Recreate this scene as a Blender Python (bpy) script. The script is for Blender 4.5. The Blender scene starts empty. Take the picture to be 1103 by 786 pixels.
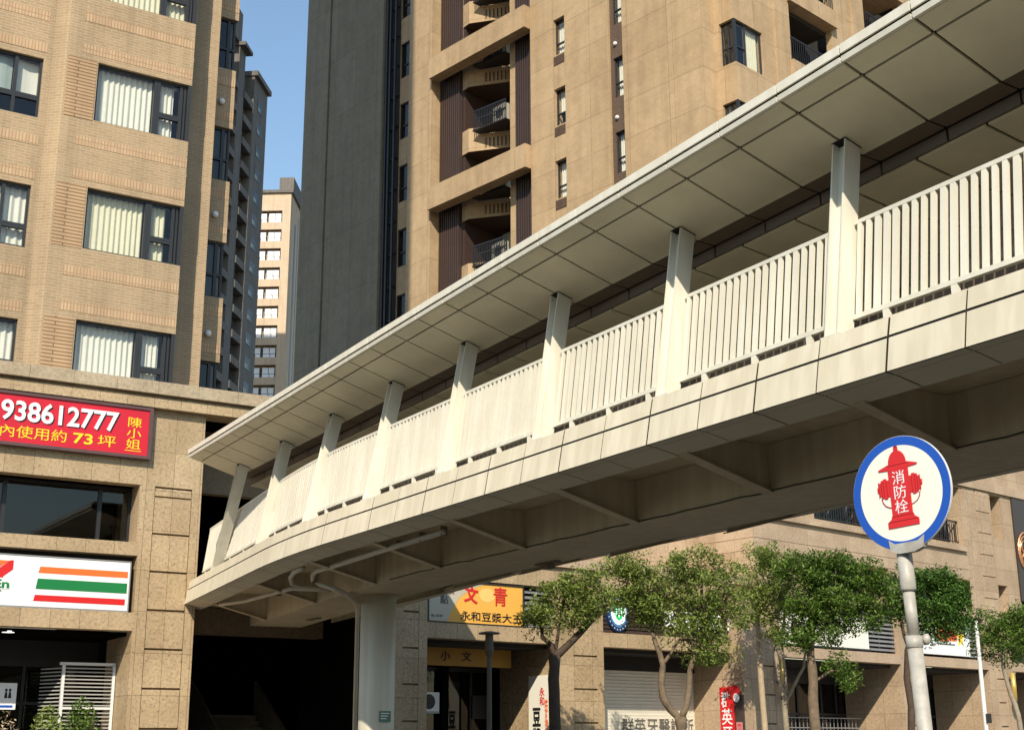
import bpy, math, random
from mathutils import Vector, Matrix

random.seed(7)
SC = bpy.context.scene
COL = SC.collection
R = math.radians

# ------------------------------------------------------------------ camera
F_PX, PITCH, ROLL, EYE = 1452.0, R(15.78), R(-0.277), 1.6
_cp, _sp, _cr, _sr = math.cos(PITCH), math.sin(PITCH), math.cos(ROLL), math.sin(ROLL)
_rt, _dn, _fw = Vector((1, 0, 0)), Vector((0, _sp, -_cp)), Vector((0, _cp, _sp))
CR, CD, CF = _rt * _cr - _dn * _sr, _rt * _sr + _dn * _cr, _fw
cam_d = bpy.data.cameras.new('camera')
cam = bpy.data.objects.new('camera', cam_d); COL.objects.link(cam)
cam_d.sensor_width = 36; cam_d.lens = 36 * F_PX / 1103
cam_d.clip_start = 0.1; cam_d.clip_end = 3000
m = Matrix.Identity(4)
for i in range(3):
    m[i][0] = CR[i]; m[i][1] = -CD[i]; m[i][2] = -CF[i]
m.translation = Vector((0, 0, EYE))
cam.matrix_world = m
SC.camera = cam

# ------------------------------------------------------------------ sun, sky, exposure
SUN_HEAD, SUN_EL = R(5.8), R(37.0)      # light travels towards +Y, a little to the right
W = bpy.data.worlds.new('World'); SC.world = W; W.use_nodes = True
wn = W.node_tree; wn.nodes.clear()
sky = wn.nodes.new('ShaderNodeTexSky'); sky.sky_type = 'NISHITA'; sky.sun_disc = False
sky.sun_elevation = SUN_EL
sky.sun_rotation = SUN_HEAD + math.pi   # compass angle of the sun itself, clockwise from +Y
sky.air_density = 1.6; sky.dust_density = 0.5; sky.ozone_density = 3.6
bg = wn.nodes.new('ShaderNodeBackground'); bg.inputs['Strength'].default_value = 0.15
wo = wn.nodes.new('ShaderNodeOutputWorld')
wn.links.new(sky.outputs[0], bg.inputs[0]); wn.links.new(bg.outputs[0], wo.inputs[0])
sd = bpy.data.lights.new('sun', 'SUN'); sd.energy = 4.9; sd.angle = R(0.53); sd.color = (1.0, 0.90, 0.74)
so = bpy.data.objects.new('sun', sd); COL.objects.link(so)
dirv = Vector((math.sin(SUN_HEAD) * math.cos(SUN_EL), math.cos(SUN_HEAD) * math.cos(SUN_EL), -math.sin(SUN_EL)))
so.rotation_euler = dirv.to_track_quat('-Z', 'Y').to_euler()
so.location = (-20, -60, 60)
SC.view_settings.view_transform = 'Standard'; SC.view_settings.look = 'None'
SC.view_settings.exposure = 0.22; SC.view_settings.gamma = 1.0
SC.view_settings.use_curve_mapping = False
SC.cycles.max_bounces = 6; SC.cycles.transparent_max_bounces = 12

# ------------------------------------------------------------------ geometry helpers
class MB:
    """collects faces and builds ONE mesh object, with metre-scaled UVs"""
    def __init__(s): s.v = []; s.f = []; s.mi = []; s.uv = {}
    def poly(s, pts, mi=0):
        b = len(s.v); s.v += [tuple(p) for p in pts]; s.f.append(tuple(range(b, b + len(pts)))); s.mi.append(mi)
    def box(s, x0, x1, y0, y1, z0, z1, mi=0):
        if x0 > x1: x0, x1 = x1, x0
        if y0 > y1: y0, y1 = y1, y0
        if z0 > z1: z0, z1 = z1, z0
        b = len(s.v)
        s.v += [(x0,y0,z0),(x1,y0,z0),(x1,y1,z0),(x0,y1,z0),(x0,y0,z1),(x1,y0,z1),(x1,y1,z1),(x0,y1,z1)]
        for q in ((0,1,5,4),(1,2,6,5),(2,3,7,6),(3,0,4,7),(4,5,6,7),(3,2,1,0)):
            s.f.append(tuple(b + i for i in q)); s.mi.append(mi)
        return s
    def hexa(s, p, mi=0):   # 8 points: bottom 4 (ccw), top 4
        b = len(s.v); s.v += [tuple(q) for q in p]
        for q in ((0,1,5,4),(1,2,6,5),(2,3,7,6),(3,0,4,7),(4,5,6,7),(3,2,1,0)):
            s.f.append(tuple(b + i for i in q)); s.mi.append(mi)
        return s
    def prism(s, prof, y0, y1, mi=0):   # outline in x,z (ccw seen from -y)
        n = len(prof); b = len(s.v)
        s.v += [(x, y0, z) for x, z in prof] + [(x, y1, z) for x, z in prof]
        s.f.append(tuple(b + i for i in range(n))); s.mi.append(mi)
        s.f.append(tuple(b + n + i for i in reversed(range(n)))); s.mi.append(mi)
        for i in range(n):
            j = (i + 1) % n
            s.f.append((b + i, b + n + i, b + n + j, b + j)); s.mi.append(mi)
        return s
    def tube(s, pts, rs, n=10, mi=0, cap=True):
        if not isinstance(rs, (list, tuple)): rs = [rs] * len(pts)
        pts = [Vector(p) for p in pts]; b = len(s.v); up = None
        for i, p in enumerate(pts):
            t = (pts[min(i + 1, len(pts) - 1)] - pts[max(i - 1, 0)]).normalized()
            if up is None:
                up = Vector((1, 0, 0)) if abs(t.x) < .8 else Vector((0, 1, 0))
            a = (up - t * up.dot(t)).normalized(); c = t.cross(a); up = a
            for k in range(n):
                w = 2 * math.pi * k / n
                s.v.append(tuple(p + (a * math.cos(w) + c * math.sin(w)) * rs[i]))
        for i in range(len(pts) - 1):
            for k in range(n):
                k2 = (k + 1) % n
                s.f.append((b + i*n + k, b + i*n + k2, b + (i+1)*n + k2, b + (i+1)*n + k)); s.mi.append(mi)
        if cap:
            s.f.append(tuple(b + k for k in reversed(range(n)))); s.mi.append(mi)
            s.f.append(tuple(b + (len(pts)-1)*n + k for k in range(n))); s.mi.append(mi)
        return s
    def disc(s, cx, cz, rx, rz, y0, y1, n=40, mi=0):
        return s.prism([(cx + rx*math.cos(2*math.pi*k/n), cz + rz*math.sin(2*math.pi*k/n)) for k in range(n)], y0, y1, mi)
    def ball(s, c, r, mi=0, nu=10, nv=6, sz=1.0):
        b = len(s.v)
        for j in range(nv + 1):
            th = math.pi * j / nv
            for k in range(nu):
                w = 2*math.pi*k/nu
                s.v.append((c[0]+r*math.sin(th)*math.cos(w), c[1]+r*math.sin(th)*math.sin(w), c[2]+r*sz*math.cos(th)))
        for j in range(nv):
            for k in range(nu):
                k2 = (k+1) % nu
                s.f.append((b+j*nu+k, b+(j+1)*nu+k, b+(j+1)*nu+k2, b+j*nu+k2)); s.mi.append(mi)
        return s
    def build(s, name, mats, parent=None, label=None, smooth=False, mesh=None):
        if not isinstance(mats, (list, tuple)): mats = [mats]
        me = bpy.data.meshes.new(name)
        me.from_pydata(s.v, [], s.f)
        for mt in mats: me.materials.append(mt)
        uvl = me.uv_layers.new(name='UVMap')
        for p in me.polygons:
            p.material_index = s.mi[p.index]; p.use_smooth = smooth
            n = p.normal
            if abs(n.z) > 0.75:
                for li in p.loop_indices:
                    c = me.vertices[me.loops[li].vertex_index].co; uvl.data[li].uv = (c.x, c.y)
            else:
                t = Vector((0, 0, 1)).cross(n).normalized()
                for li in p.loop_indices:
                    c = me.vertices[me.loops[li].vertex_index].co; uvl.data[li].uv = (c.dot(t), c.z)
        me.update()
        o = bpy.data.objects.new(name, me); COL.objects.link(o)
        if parent: o.parent = parent
        if label: o['label'] = label
        return o

def tag(o, label=None, cat=None, group=None, kind=None):
    if label: o['label'] = label
    if cat: o['category'] = cat
    if group: o['group'] = group
    if kind: o['kind'] = kind
    return o

def heading_rot(h):      # local x runs along compass heading h (deg from +Y, clockwise); local y is inward (left of it)
    return R(90 - h)

def root(name, loc, h, label, cat, group=None):
    o = bpy.data.objects.new(name, None); COL.objects.link(o)
    o.empty_display_size = .3
    o.location = loc; o.rotation_euler = (0, 0, heading_rot(h))
    return tag(o, label, cat, group)

def kids(o): return [c for c in bpy.data.objects if c.parent == o]
def copy_tree(o, parent=None):
    c = o.copy(); COL.objects.link(c); c.parent = parent
    for ch in kids(o): copy_tree(ch, c)
    return c

def local_to_world(o, p):
    return Matrix.Translation(o.location) @ o.rotation_euler.to_matrix().to_4x4() @ Vector(p)

def ray(px, py):        # viewing ray of a photo pixel, used only while measuring places
    return CR * ((px - 551.5) / F_PX) + CD * ((py - 393) / F_PX) + CF
def at_Y(px, py, Y):
    d = ray(px, py); return d * (Y / d.y) + Vector((0, 0, EYE))
def at_z(px, py, z):
    d = ray(px, py); return d * ((z - EYE) / d.z) + Vector((0, 0, EYE))

# lettering: text turned into mesh, fitted to a box in local x,z; front faces -y
def lettering(name, body, mat, parent, x0, x1, z0, z1, y, ext=.008, bold=0.0, keep=False, spacing=1.0, shear=0.0, line=1.0, rot=0.0):
    cu = bpy.data.curves.new(name, 'FONT'); cu.body = body
    cu.offset = bold; cu.space_character = spacing; cu.space_line = line; cu.shear = shear
    cu.align_x = 'CENTER'; cu.resolution_u = 3
    to = bpy.data.objects.new(name, cu); COL.objects.link(to)
    dg = bpy.context.evaluated_depsgraph_get()
    me0 = bpy.data.meshes.new_from_object(to.evaluated_get(dg))
    vs = [v.co.copy() for v in me0.vertices]
    fs = [tuple(p.vertices) for p in me0.polygons]
    bpy.data.objects.remove(to); bpy.data.curves.remove(cu); bpy.data.meshes.remove(me0)
    ax0 = min(v.x for v in vs); ax1 = max(v.x for v in vs); ay0 = min(v.y for v in vs); ay1 = max(v.y for v in vs)
    sx = (x1 - x0) / (ax1 - ax0); sz = (z1 - z0) / (ay1 - ay0)
    if keep: sx = sz = min(sx, sz)
    mx, mz, cx, cz = (ax0+ax1)/2, (ay0+ay1)/2, (x0+x1)/2, (z0+z1)/2
    c, s_ = math.cos(rot), math.sin(rot)
    mb = MB()
    P = []
    for v in vs:
        a, b = (v.x-mx)*sx, (v.y-mz)*sz
        P.append((cx + a*c - b*s_, cz + a*s_ + b*c))
    nv = len(P)
    mb.v = [(x, y - ext, z) for x, z in P] + [(x, y, z) for x, z in P]
    cnt = {}
    for f in fs:
        mb.f.append(f); mb.mi.append(0)
        for i in range(len(f)):
            e = (f[i], f[(i+1) % len(f)]); cnt[e] = 1
    for (a, b) in list(cnt):
        if (b, a) not in cnt:
            mb.f.append((b, a, a + nv, b + nv)); mb.mi.append(0)
    return mb.build(name, mat, parent)

# ------------------------------------------------------------------ materials
def new_mat(name):
    mt = bpy.data.materials.new(name); mt.use_nodes = True
    nt = mt.node_tree; return mt, nt, nt.nodes, nt.links, nt.nodes['Principled BSDF']

def ramp(N, stops):
    r = N.new('ShaderNodeValToRGB')
    el = r.color_ramp.elements
    while len(el) < len(stops): el.new(0.5)
    for e, (p, c) in zip(el, stops): e.position = p; e.color = (*c, 1)
    return r

def sc(c, k): return tuple(min(1, x*k) for x in c)

def paint(name, c, rough=.5, var=.12, scale=1.5, metal=0.0, bump=0.0, spec=.4, streak=0.0):
    mt, nt, N, L, b = new_mat(name)
    tc = N.new('ShaderNodeTexCoord')
    no = N.new('ShaderNodeTexNoise'); no.inputs['Scale'].default_value = scale; no.inputs['Detail'].default_value = 7
    no.inputs['Roughness'].default_value = .65
    L.new(tc.outputs['Object'], no.inputs['Vector'])
    r = ramp(N, [(.3, sc(c, 1 - var)), (.7, sc(c, 1 + var * .6))])
    L.new(no.outputs['Fac'], r.inputs['Fac'])
    outc = r.outputs['Color']
    if streak > 0:      # rain dirt: vertical stains with a shape of their own
        mp = N.new('ShaderNodeMapping'); mp.inputs['Scale'].default_value = (3.0, 3.0, .18)
        n2 = N.new('ShaderNodeTexNoise'); n2.inputs['Scale'].default_value = 2.2; n2.inputs['Detail'].default_value = 5
        L.new(tc.outputs['Object'], mp.inputs['Vector']); L.new(mp.outputs[0], n2.inputs['Vector'])
        r2 = ramp(N, [(.42, sc((.62, .56, .46), 1)), (.62, (1, 1, 1))])
        L.new(n2.outputs['Fac'], r2.inputs['Fac'])
        mx = N.new('ShaderNodeMix'); mx.data_type = 'RGBA'; mx.blend_type = 'MULTIPLY'
        mx.inputs['Factor'].default_value = streak
        L.new(outc, mx.inputs['A']); L.new(r2.outputs['Color'], mx.inputs['B'])
        outc = mx.outputs['Result']
    L.new(outc, b.inputs['Base Color'])
    b.inputs['Roughness'].default_value = rough; b.inputs['Metallic'].default_value = metal
    b.inputs['Specular IOR Level'].default_value = spec
    if bump:
        bp = N.new('ShaderNodeBump'); bp.inputs['Strength'].default_value = bump; bp.inputs['Distance'].default_value = .01
        L.new(no.outputs['Fac'], bp.inputs['Height']); L.new(bp.outputs[0], b.inputs['Normal'])
    return mt

def brick(name, c1, c2, mortar, bw=.23, bh=.07, ms=.008, offset=.5, rough=.75, stain=.25, bump=.5, rot=0.0, stain_scale=.35, big=None):
    mt, nt, N, L, b = new_mat(name)
    uv = N.new('ShaderNodeUVMap')
    br = N.new('ShaderNodeTexBrick'); br.offset = offset
    br.inputs['Scale'].default_value = 1; br.inputs['Brick Width'].default_value = bw; br.inputs['Row Height'].default_value = bh
    br.inputs['Mortar Size'].default_value = ms; br.inputs['Mortar Smooth'].default_value = .1; br.inputs['Bias'].default_value = 0
    br.inputs['Color1'].default_value = (*c1, 1); br.inputs['Color2'].default_value = (*c2, 1); br.inputs['Mortar'].default_value = (*mortar, 1)
    L.new(uv.outputs[0], br.inputs['Vector'])
    tc = N.new('ShaderNodeTexCoord')
    no = N.new('ShaderNodeTexNoise'); no.inputs['Scale'].default_value = stain_scale; no.inputs['Detail'].default_value = 8; no.inputs['Roughness'].default_value = .7
    L.new(tc.outputs['Object'], no.inputs['Vector'])
    mp = N.new('ShaderNodeMapping'); mp.inputs['Scale'].default_value = (1.6, 1.6, .1)
    n2 = N.new('ShaderNodeTexNoise'); n2.inputs['Scale'].default_value = 1.6; n2.inputs['Detail'].default_value = 6
    L.new(tc.outputs['Object'], mp.inputs['Vector']); L.new(mp.outputs[0], n2.inputs['Vector'])
    r = ramp(N, [(.32, (1 - stain,) * 3), (.66, (1.0, 1.0, 1.0))])
    r2 = ramp(N, [(.34, (1 - stain * .9,) * 3), (.56, (1.0, 1.0, 1.0))])
    L.new(no.outputs['Fac'], r.inputs['Fac']); L.new(n2.outputs['Fac'], r2.inputs['Fac'])
    mx = N.new('ShaderNodeMix'); mx.data_type = 'RGBA'; mx.blend_type = 'MULTIPLY'; mx.inputs['Factor'].default_value = 1
    L.new(br.outputs['Color'], mx.inputs['A']); L.new(r.outputs['Color'], mx.inputs['B'])
    m2 = N.new('ShaderNodeMix'); m2.data_type = 'RGBA'; m2.blend_type = 'MULTIPLY'; m2.inputs['Factor'].default_value = 1
    L.new(mx.outputs['Result'], m2.inputs['A']); L.new(r2.outputs['Color'], m2.inputs['B'])
    outc = m2.outputs['Result']
    if big:      # movement joints between tile fields, each field laid in a slightly different batch
        b2 = N.new('ShaderNodeTexBrick'); b2.offset = .0
        b2.inputs['Scale'].default_value = 1; b2.inputs['Brick Width'].default_value = big[0]; b2.inputs['Row Height'].default_value = big[1]
        b2.inputs['Mortar Size'].default_value = .022; b2.inputs['Mortar Smooth'].default_value = .3
        b2.inputs['Color1'].default_value = (1, 1, 1, 1); b2.inputs['Color2'].default_value = (.90, .89, .87, 1); b2.inputs['Mortar'].default_value = (.72, .70, .68, 1)
        L.new(uv.outputs[0], b2.inputs['Vector'])
        m3 = N.new('ShaderNodeMix'); m3.data_type = 'RGBA'; m3.blend_type = 'MULTIPLY'; m3.inputs['Factor'].default_value = 1
        L.new(outc, m3.inputs['A']); L.new(b2.outputs['Color'], m3.inputs['B']); outc = m3.outputs['Result']
        n3 = N.new('ShaderNodeTexNoise'); n3.inputs['Scale'].default_value = 1.3; n3.inputs['Detail'].default_value = 9; n3.inputs['Roughness'].default_value = .75
        L.new(tc.outputs['Object'], n3.inputs['Vector'])
        r3 = ramp(N, [(.40, (.80, .78, .75)), (.56, (1.04, 1.03, 1.02))]); L.new(n3.outputs['Fac'], r3.inputs['Fac'])
        m4 = N.new('ShaderNodeMix'); m4.data_type = 'RGBA'; m4.blend_type = 'MULTIPLY'; m4.inputs['Factor'].default_value = .55
        L.new(outc, m4.inputs['A']); L.new(r3.outputs['Color'], m4.inputs['B']); outc = m4.outputs['Result']
    L.new(outc, b.inputs['Base Color'])
    b.inputs['Roughness'].default_value = rough; b.inputs['Specular IOR Level'].default_value = .3
    bp = N.new('ShaderNodeBump'); bp.inputs['Strength'].default_value = bump; bp.inputs['Distance'].default_value = .006; bp.invert = True
    L.new(br.outputs['Fac'], bp.inputs['Height']); L.new(bp.outputs[0], b.inputs['Normal'])
    return mt

def granite(name, c, joint=(.62, .9), off=0.0, speck=.45, jw=.006, jdark=.45):
    mt, nt, N, L, b = new_mat(name)
    uv = N.new('ShaderNodeUVMap'); tc = N.new('ShaderNodeTexCoord')
    vo = N.new('ShaderNodeTexNoise'); vo.inputs['Scale'].default_value = 15; vo.inputs['Detail'].default_value = 4; vo.inputs['Roughness'].default_value = .8
    L.new(tc.outputs['Object'], vo.inputs['Vector'])
    r = ramp(N, [(.36, sc(c, 1 - speck)), (.46, c), (.58, sc(c, 1.12)), (.68, sc(c, 1.4))])
    L.new(vo.outputs['Fac'], r.inputs['Fac'])
    br = N.new('ShaderNodeTexBrick'); br.offset = off
    br.inputs['Scale'].default_value = 1; br.inputs['Brick Width'].default_value = joint[0]; br.inputs['Row Height'].default_value = joint[1]
    br.inputs['Mortar Size'].default_value = jw; br.inputs['Mortar Smooth'].default_value = 0
    br.inputs['Color1'].default_value = (1, 1, 1, 1); br.inputs['Color2'].default_value = (.86, .85, .83, 1); br.inputs['Mortar'].default_value = (jdark, jdark*.95, jdark*.9, 1)
    L.new(uv.outputs[0], br.inputs['Vector'])
    no = N.new('ShaderNodeTexNoise'); no.inputs['Scale'].default_value = .9; no.inputs['Detail'].default_value = 6
    L.new(tc.outputs['Object'], no.inputs['Vector'])
    r2 = ramp(N, [(.35, (.8, .78, .75)), (.65, (1, 1, 1))]); L.new(no.outputs['Fac'], r2.inputs['Fac'])
    a = N.new('ShaderNodeMix'); a.data_type = 'RGBA'; a.blend_type = 'MULTIPLY'; a.inputs['Factor'].default_value = 1
    L.new(r.outputs['Color'], a.inputs['A']); L.new(br.outputs['Color'], a.inputs['B'])
    a2 = N.new('ShaderNodeMix'); a2.data_type = 'RGBA'; a2.blend_type = 'MULTIPLY'; a2.inputs['Factor'].default_value = 1
    L.new(a.outputs['Result'], a2.inputs['A']); L.new(r2.outputs['Color'], a2.inputs['B'])
    L.new(a2.outputs['Result'], b.inputs['Base Color']); b.inputs['Roughness'].default_value = .7
    bp = N.new('ShaderNodeBump'); bp.inputs['Strength'].default_value = .25; bp.inputs['Distance'].default_value = .006
    L.new(vo.outputs['Fac'], bp.inputs['Height']); L.new(bp.outputs[0], b.inputs['Normal'])
    return mt

def glass(name, tint=(.965, .975, .965), refl_rough=.02, body=.0, body_col=(.02, .022, .022)):
    """window glass: reflects by angle, lets the room or curtain behind show through"""
    mt, nt, N, L, b = new_mat(name)
    N.remove(b); out = [n for n in N if n.type == 'OUTPUT_MATERIAL'][0]
    tr = N.new('ShaderNodeBsdfTransparent'); tr.inputs[0].default_value = (*tint, 1)
    gl = N.new('ShaderNodeBsdfGlossy'); gl.inputs['Roughness'].default_value = refl_rough
    lw = N.new('ShaderNodeLayerWeight'); lw.inputs['Blend'].default_value = .5     # facing angle, the same from both sides of the sheet
    pw = N.new('ShaderNodeMath'); pw.operation = 'POWER'; pw.inputs[1].default_value = 4.0; L.new(lw.outputs['Facing'], pw.inputs[0])
    fr = N.new('ShaderNodeMath'); fr.operation = 'MULTIPLY_ADD'; fr.inputs[1].default_value = .92; fr.inputs[2].default_value = .055
    L.new(pw.outputs[0], fr.inputs[0])
    mx = N.new('ShaderNodeMixShader')
    L.new(fr.outputs[0], mx.inputs[0])
    if body > 0:
        df = N.new('ShaderNodeBsdfDiffuse'); df.inputs[0].default_value = (*body_col, 1)
        m0 = N.new('ShaderNodeMixShader'); m0.inputs[0].default_value = body
        L.new(tr.outputs[0], m0.inputs[1]); L.new(df.outputs[0], m0.inputs[2]); L.new(m0.outputs[0], mx.inputs[1])
    else:
        L.new(tr.outputs[0], mx.inputs[1])
    L.new(gl.outputs[0], mx.inputs[2]); L.new(mx.outputs[0], out.inputs['Surface'])
    return mt

def foliage(name, c_dark, c_light, c_dry=None):
    mt, nt, N, L, b = new_mat(name)
    ge = N.new('ShaderNodeNewGeometry'); tc = N.new('ShaderNodeTexCoord')
    no = N.new('ShaderNodeTexNoise'); no.inputs['Scale'].default_value = 1.1; no.inputs['Detail'].default_value = 3
    L.new(tc.outputs['Object'], no.inputs['Vector'])
    ma = N.new('ShaderNodeMath'); ma.operation = 'MULTIPLY_ADD'; ma.inputs[1].default_value = .55; 
    L.new(ge.outputs['Random Per Island'], ma.inputs[0])
    m1 = N.new('ShaderNodeMath'); m1.operation = 'MULTIPLY'; m1.inputs[1].default_value = .5
    L.new(no.outputs['Fac'], m1.inputs[0]); L.new(m1.outputs[0], ma.inputs[2])
    st = [(.1, c_dark), (.75, c_light)]
    if c_dry: st = [(.1, c_dark), (.6, c_light), (.95, c_dry)]
    r = ramp(N, st); L.new(ma.outputs[0], r.inputs['Fac'])
    L.new(r.outputs['Color'], b.inputs['Base Color'])
    b.inputs['Roughness'].default_value = .55; b.inputs['Specular IOR Level'].default_value = .35
    tl = N.new('ShaderNodeBsdfTranslucent'); L.new(r.outputs['Color'], tl.inputs[0])
    mx = N.new('ShaderNodeMixShader'); mx.inputs[0].default_value = .28
    out = [n for n in N if n.type == 'OUTPUT_MATERIAL'][0]
    L.new(b.outputs[0], mx.inputs[1]); L.new(tl.outputs[0], mx.inputs[2]); L.new(mx.outputs[0], out.inputs['Surface'])
    return mt

M = {}
M['tile'] = brick('tan_wall_tile', (.42, .30, .178), (.365, .258, .15), (.48, .372, .245), bw=.235, bh=.072, ms=.009, stain=.2)
M['tile_ribbed'] = brick('tan_ribbed_tile', (.50, .335, .195), (.46, .30, .17), (.24, .15, .08), bw=.9, bh=.085, ms=.014, stain=.2, bump=1.0)
M['soldier'] = brick('tan_soldier_tile', (.54, .375, .225), (.47, .31, .18), (.34, .23, .14), bw=.075, bh=.235, ms=.010, offset=0, stain=.15)
M['tile_dark'] = brick('brown_wall_tile', (.215, .155, .105), (.18, .13, .09), (.26, .19, .13), bw=.235, bh=.072, ms=.009, stain=.2)
M['tower'] = brick('tower_tile', (.50, .362, .215), (.465, .332, .195), (.52, .385, .24), bw=.25, bh=.12, ms=.01, big=(2.1, 1.65), stain=.13, bump=.2, stain_scale=.16)
M['tower_grey'] = brick('tower_grey_tile', (.25, .222, .165), (.232, .205, .15), (.27, .24, .18), bw=.25, bh=.12, ms=.01, big=(1.8, 3.3), stain=.12, bump=.2, stain_scale=.16)
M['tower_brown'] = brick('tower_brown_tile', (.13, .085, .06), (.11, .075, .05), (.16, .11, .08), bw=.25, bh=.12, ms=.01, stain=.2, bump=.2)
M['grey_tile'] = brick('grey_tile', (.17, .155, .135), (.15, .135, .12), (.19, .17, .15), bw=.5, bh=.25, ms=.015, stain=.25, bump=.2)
M['far_tan'] = brick('far_tan_tile', (.60, .46, .32), (.57, .435, .30), (.62, .48, .34), bw=.5, bh=.25, ms=.015, stain=.15, bump=.1)
M['granite'] = granite('tan_granite', (.45, .335, .20), joint=(.62, .9), off=0)
M['granite_beam'] = granite('tan_granite_beam', (.45, .335, .20), joint=(.62, 2.7), off=0)
M['shaded_stone'] = granite('shade_darkened_stone', (.20, .15, .095), joint=(.9, 3.0), off=0, speck=.3)  # granite darkened to carry the shade of the bridge mouth
M['granite_cornice'] = granite('weathered_granite', (.40, .32, .215), joint=(.95, 3.0), off=0, speck=.3)
M['granite_B'] = granite('pinkish_granite', (.46, .34, .225), joint=(.75, .85), off=0, speck=.25)
M['stone_band'] = granite('buff_stone', (.47, .35, .24), joint=(.72, 9.0), off=0, speck=.12, jdark=.7)
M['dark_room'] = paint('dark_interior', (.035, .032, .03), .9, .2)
M['passage_shade'] = paint('shaded_passage', (.006, .0055, .005), 1.0, .2, spec=0.0)  # near-black, so the passage walls hold their shade in the colour
M['concrete'] = paint('concrete', (.30, .27, .22), .85, .2, 2.0, bump=.2)
M['frame'] = paint('dark_window_frame', (.025, .026, .028), .4, .1)
M['glass'] = glass('window_glass')
M['glass_dark'] = glass('dark_window_glass', tint=(.34, .37, .36))
M['curtain'] = paint('white_curtain', (.62, .62, .55), .9, .05, 3)
M['curtain_cream'] = paint('cream_curtain', (.60, .58, .43), .9, .06, 3)
M['blind_grey'] = paint('grey_blind', (.30, .36, .34), .8, .08)
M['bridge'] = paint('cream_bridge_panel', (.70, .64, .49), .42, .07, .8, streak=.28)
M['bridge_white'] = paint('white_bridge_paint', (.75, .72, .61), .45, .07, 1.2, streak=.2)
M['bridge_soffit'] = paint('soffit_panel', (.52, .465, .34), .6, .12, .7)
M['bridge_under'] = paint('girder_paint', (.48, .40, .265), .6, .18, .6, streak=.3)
M['canopy_soffit'] = paint('canopy_soffit_panel', (.72, .66, .48), .5, .16, .8, streak=.0)
M['joint'] = paint('dark_joint', (.02, .018, .015), .9, .1)
M['gutter'] = paint('brown_gutter', (.15, .115, .085), .6, .1)
M['pier'] = paint('pier_paint', (.66, .62, .50), .55, .1, .8, streak=.3)
M['pipe'] = paint('pipe_grey_paint', (.50, .45, .36), .5, .1)
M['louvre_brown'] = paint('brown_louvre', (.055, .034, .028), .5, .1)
M['black_metal'] = paint('black_metal', (.018, .018, .02), .45, .1)
M['white_metal'] = paint('white_metal', (.72, .72, .70), .4, .06)
M['grey_metal'] = paint('grey_metal', (.30, .30, .30), .4, .15, metal=.3)
M['galv'] = paint('galvanised_pole', (.50, .485, .44), .55, .24, 14.0, metal=.1, streak=.45)
M['sign_white'] = paint('sign_white', (.80, .80, .80), .3, .02)
M['sign_cream'] = paint('sign_cream', (.84, .81, .70), .35, .02)
M['sign_red'] = paint('sign_red', (.62, .02, .022), .35, .05)
M['banner_red'] = paint('banner_red', (.56, .012, .030), .5, .1, 1.0)
M['sign_orange'] = paint('sign_orange', (.80, .16, .035), .3, .02)
M['sign_green'] = paint('sign_green', (.012, .19, .055), .3, .02)
M['sign_blue'] = paint('sign_blue', (.012, .085, .44), .35, .05)
M['sign_navy'] = paint('sign_navy', (.015, .04, .12), .35, .05)
M['sign_yellow'] = paint('sign_yellow', (.80, .42, .075), .4, .06, 1.0)
M['sign_ochre'] = paint('sign_ochre', (.45, .24, .04), .5, .1)
M['yellow'] = paint('lettering_yellow', (.85, .62, .02), .4, .02)
M['ink'] = paint('lettering_black', (.015, .015, .015), .5, .02)
M['ink_grey'] = paint('lettering_grey', (.13, .12, .10), .5, .02)
M['dark_red'] = paint('dark_red', (.34, .006, .010), .4, .05)
M['shutter'] = paint('shutter_paint', (.84, .80, .68), .5, .07)
M['ac_beige'] = paint('weathered_casing', (.46, .43, .36), .5, .15)
M['lamp_brown'] = paint('lamp_brown', (.10, .085, .065), .55, .2, 3)
M['brass'] = paint('brass', (.62, .44, .12), .35, .15, metal=.5)
M['copper'] = paint('copper', (.62, .28, .13), .35, .1, metal=.4)
M['asphalt'] = paint('asphalt', (.085, .080, .072), .9, .25, 3.0, bump=.4)
M['pave'] = granite('paving_stone', (.34, .31, .27), joint=(.4, .4), off=.5, speck=.2)
M['kerb'] = paint('kerb_concrete', (.36, .34, .31), .85, .2)
M['line_white'] = paint('road_paint', (.72, .72, .69), .7, .12)
M['bark'] = paint('bark', (.17, .125, .08), .9, .45, 7.0, bump=.9)
M['bark_dark'] = paint('dark_bark', (.075, .052, .036), .9, .35, 7.0, bump=.9)
M['bark_pale'] = paint('pale_bark', (.30, .25, .18), .9, .35, 7.0, bump=.8)
M['leaf'] = foliage('green_leaf', (.022, .055, .009), (.15, .245, .036))
M['leaf_yellow'] = foliage('yellow_green_leaf', (.04, .072, .012), (.22, .295, .055), (.36, .35, .13))
M['leaf_deep'] = foliage('deep_green_leaf', (.016, .048, .009), (.11, .215, .034))
M['stake'] = paint('wooden_stake', (.42, .33, .22), .8, .2, 4)
M['plate_green'] = paint('green_plate', (.10, .20, .155), .5, .1)

# lamps that are on: the lit oval sign
def lit(name, c, e):
    mt, nt, N, L, b = new_mat(name)
    b.inputs['Base Color'].default_value = (*c, 1); b.inputs['Emission Color'].default_value = (*c, 1); b.inputs['Emission Strength'].default_value = e
    return mt
M['lit_white'] = lit('lit_sign_white', (.80, .95, .88), .75)
M['lit_green'] = lit('lit_sign_green', (.02, .42, .10), .5)
M['lit_lamp'] = lit('lit_downlight', (1, .97, .9), 1.2)

# ================================================================== THE GROUND
g = MB()
g.poly([(-900, -300, 0), (900, -300, 0), (900, 1500, 0), (-900, 1500, 0)])
tag(g.build('ground', M['asphalt']), kind='structure')
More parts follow.
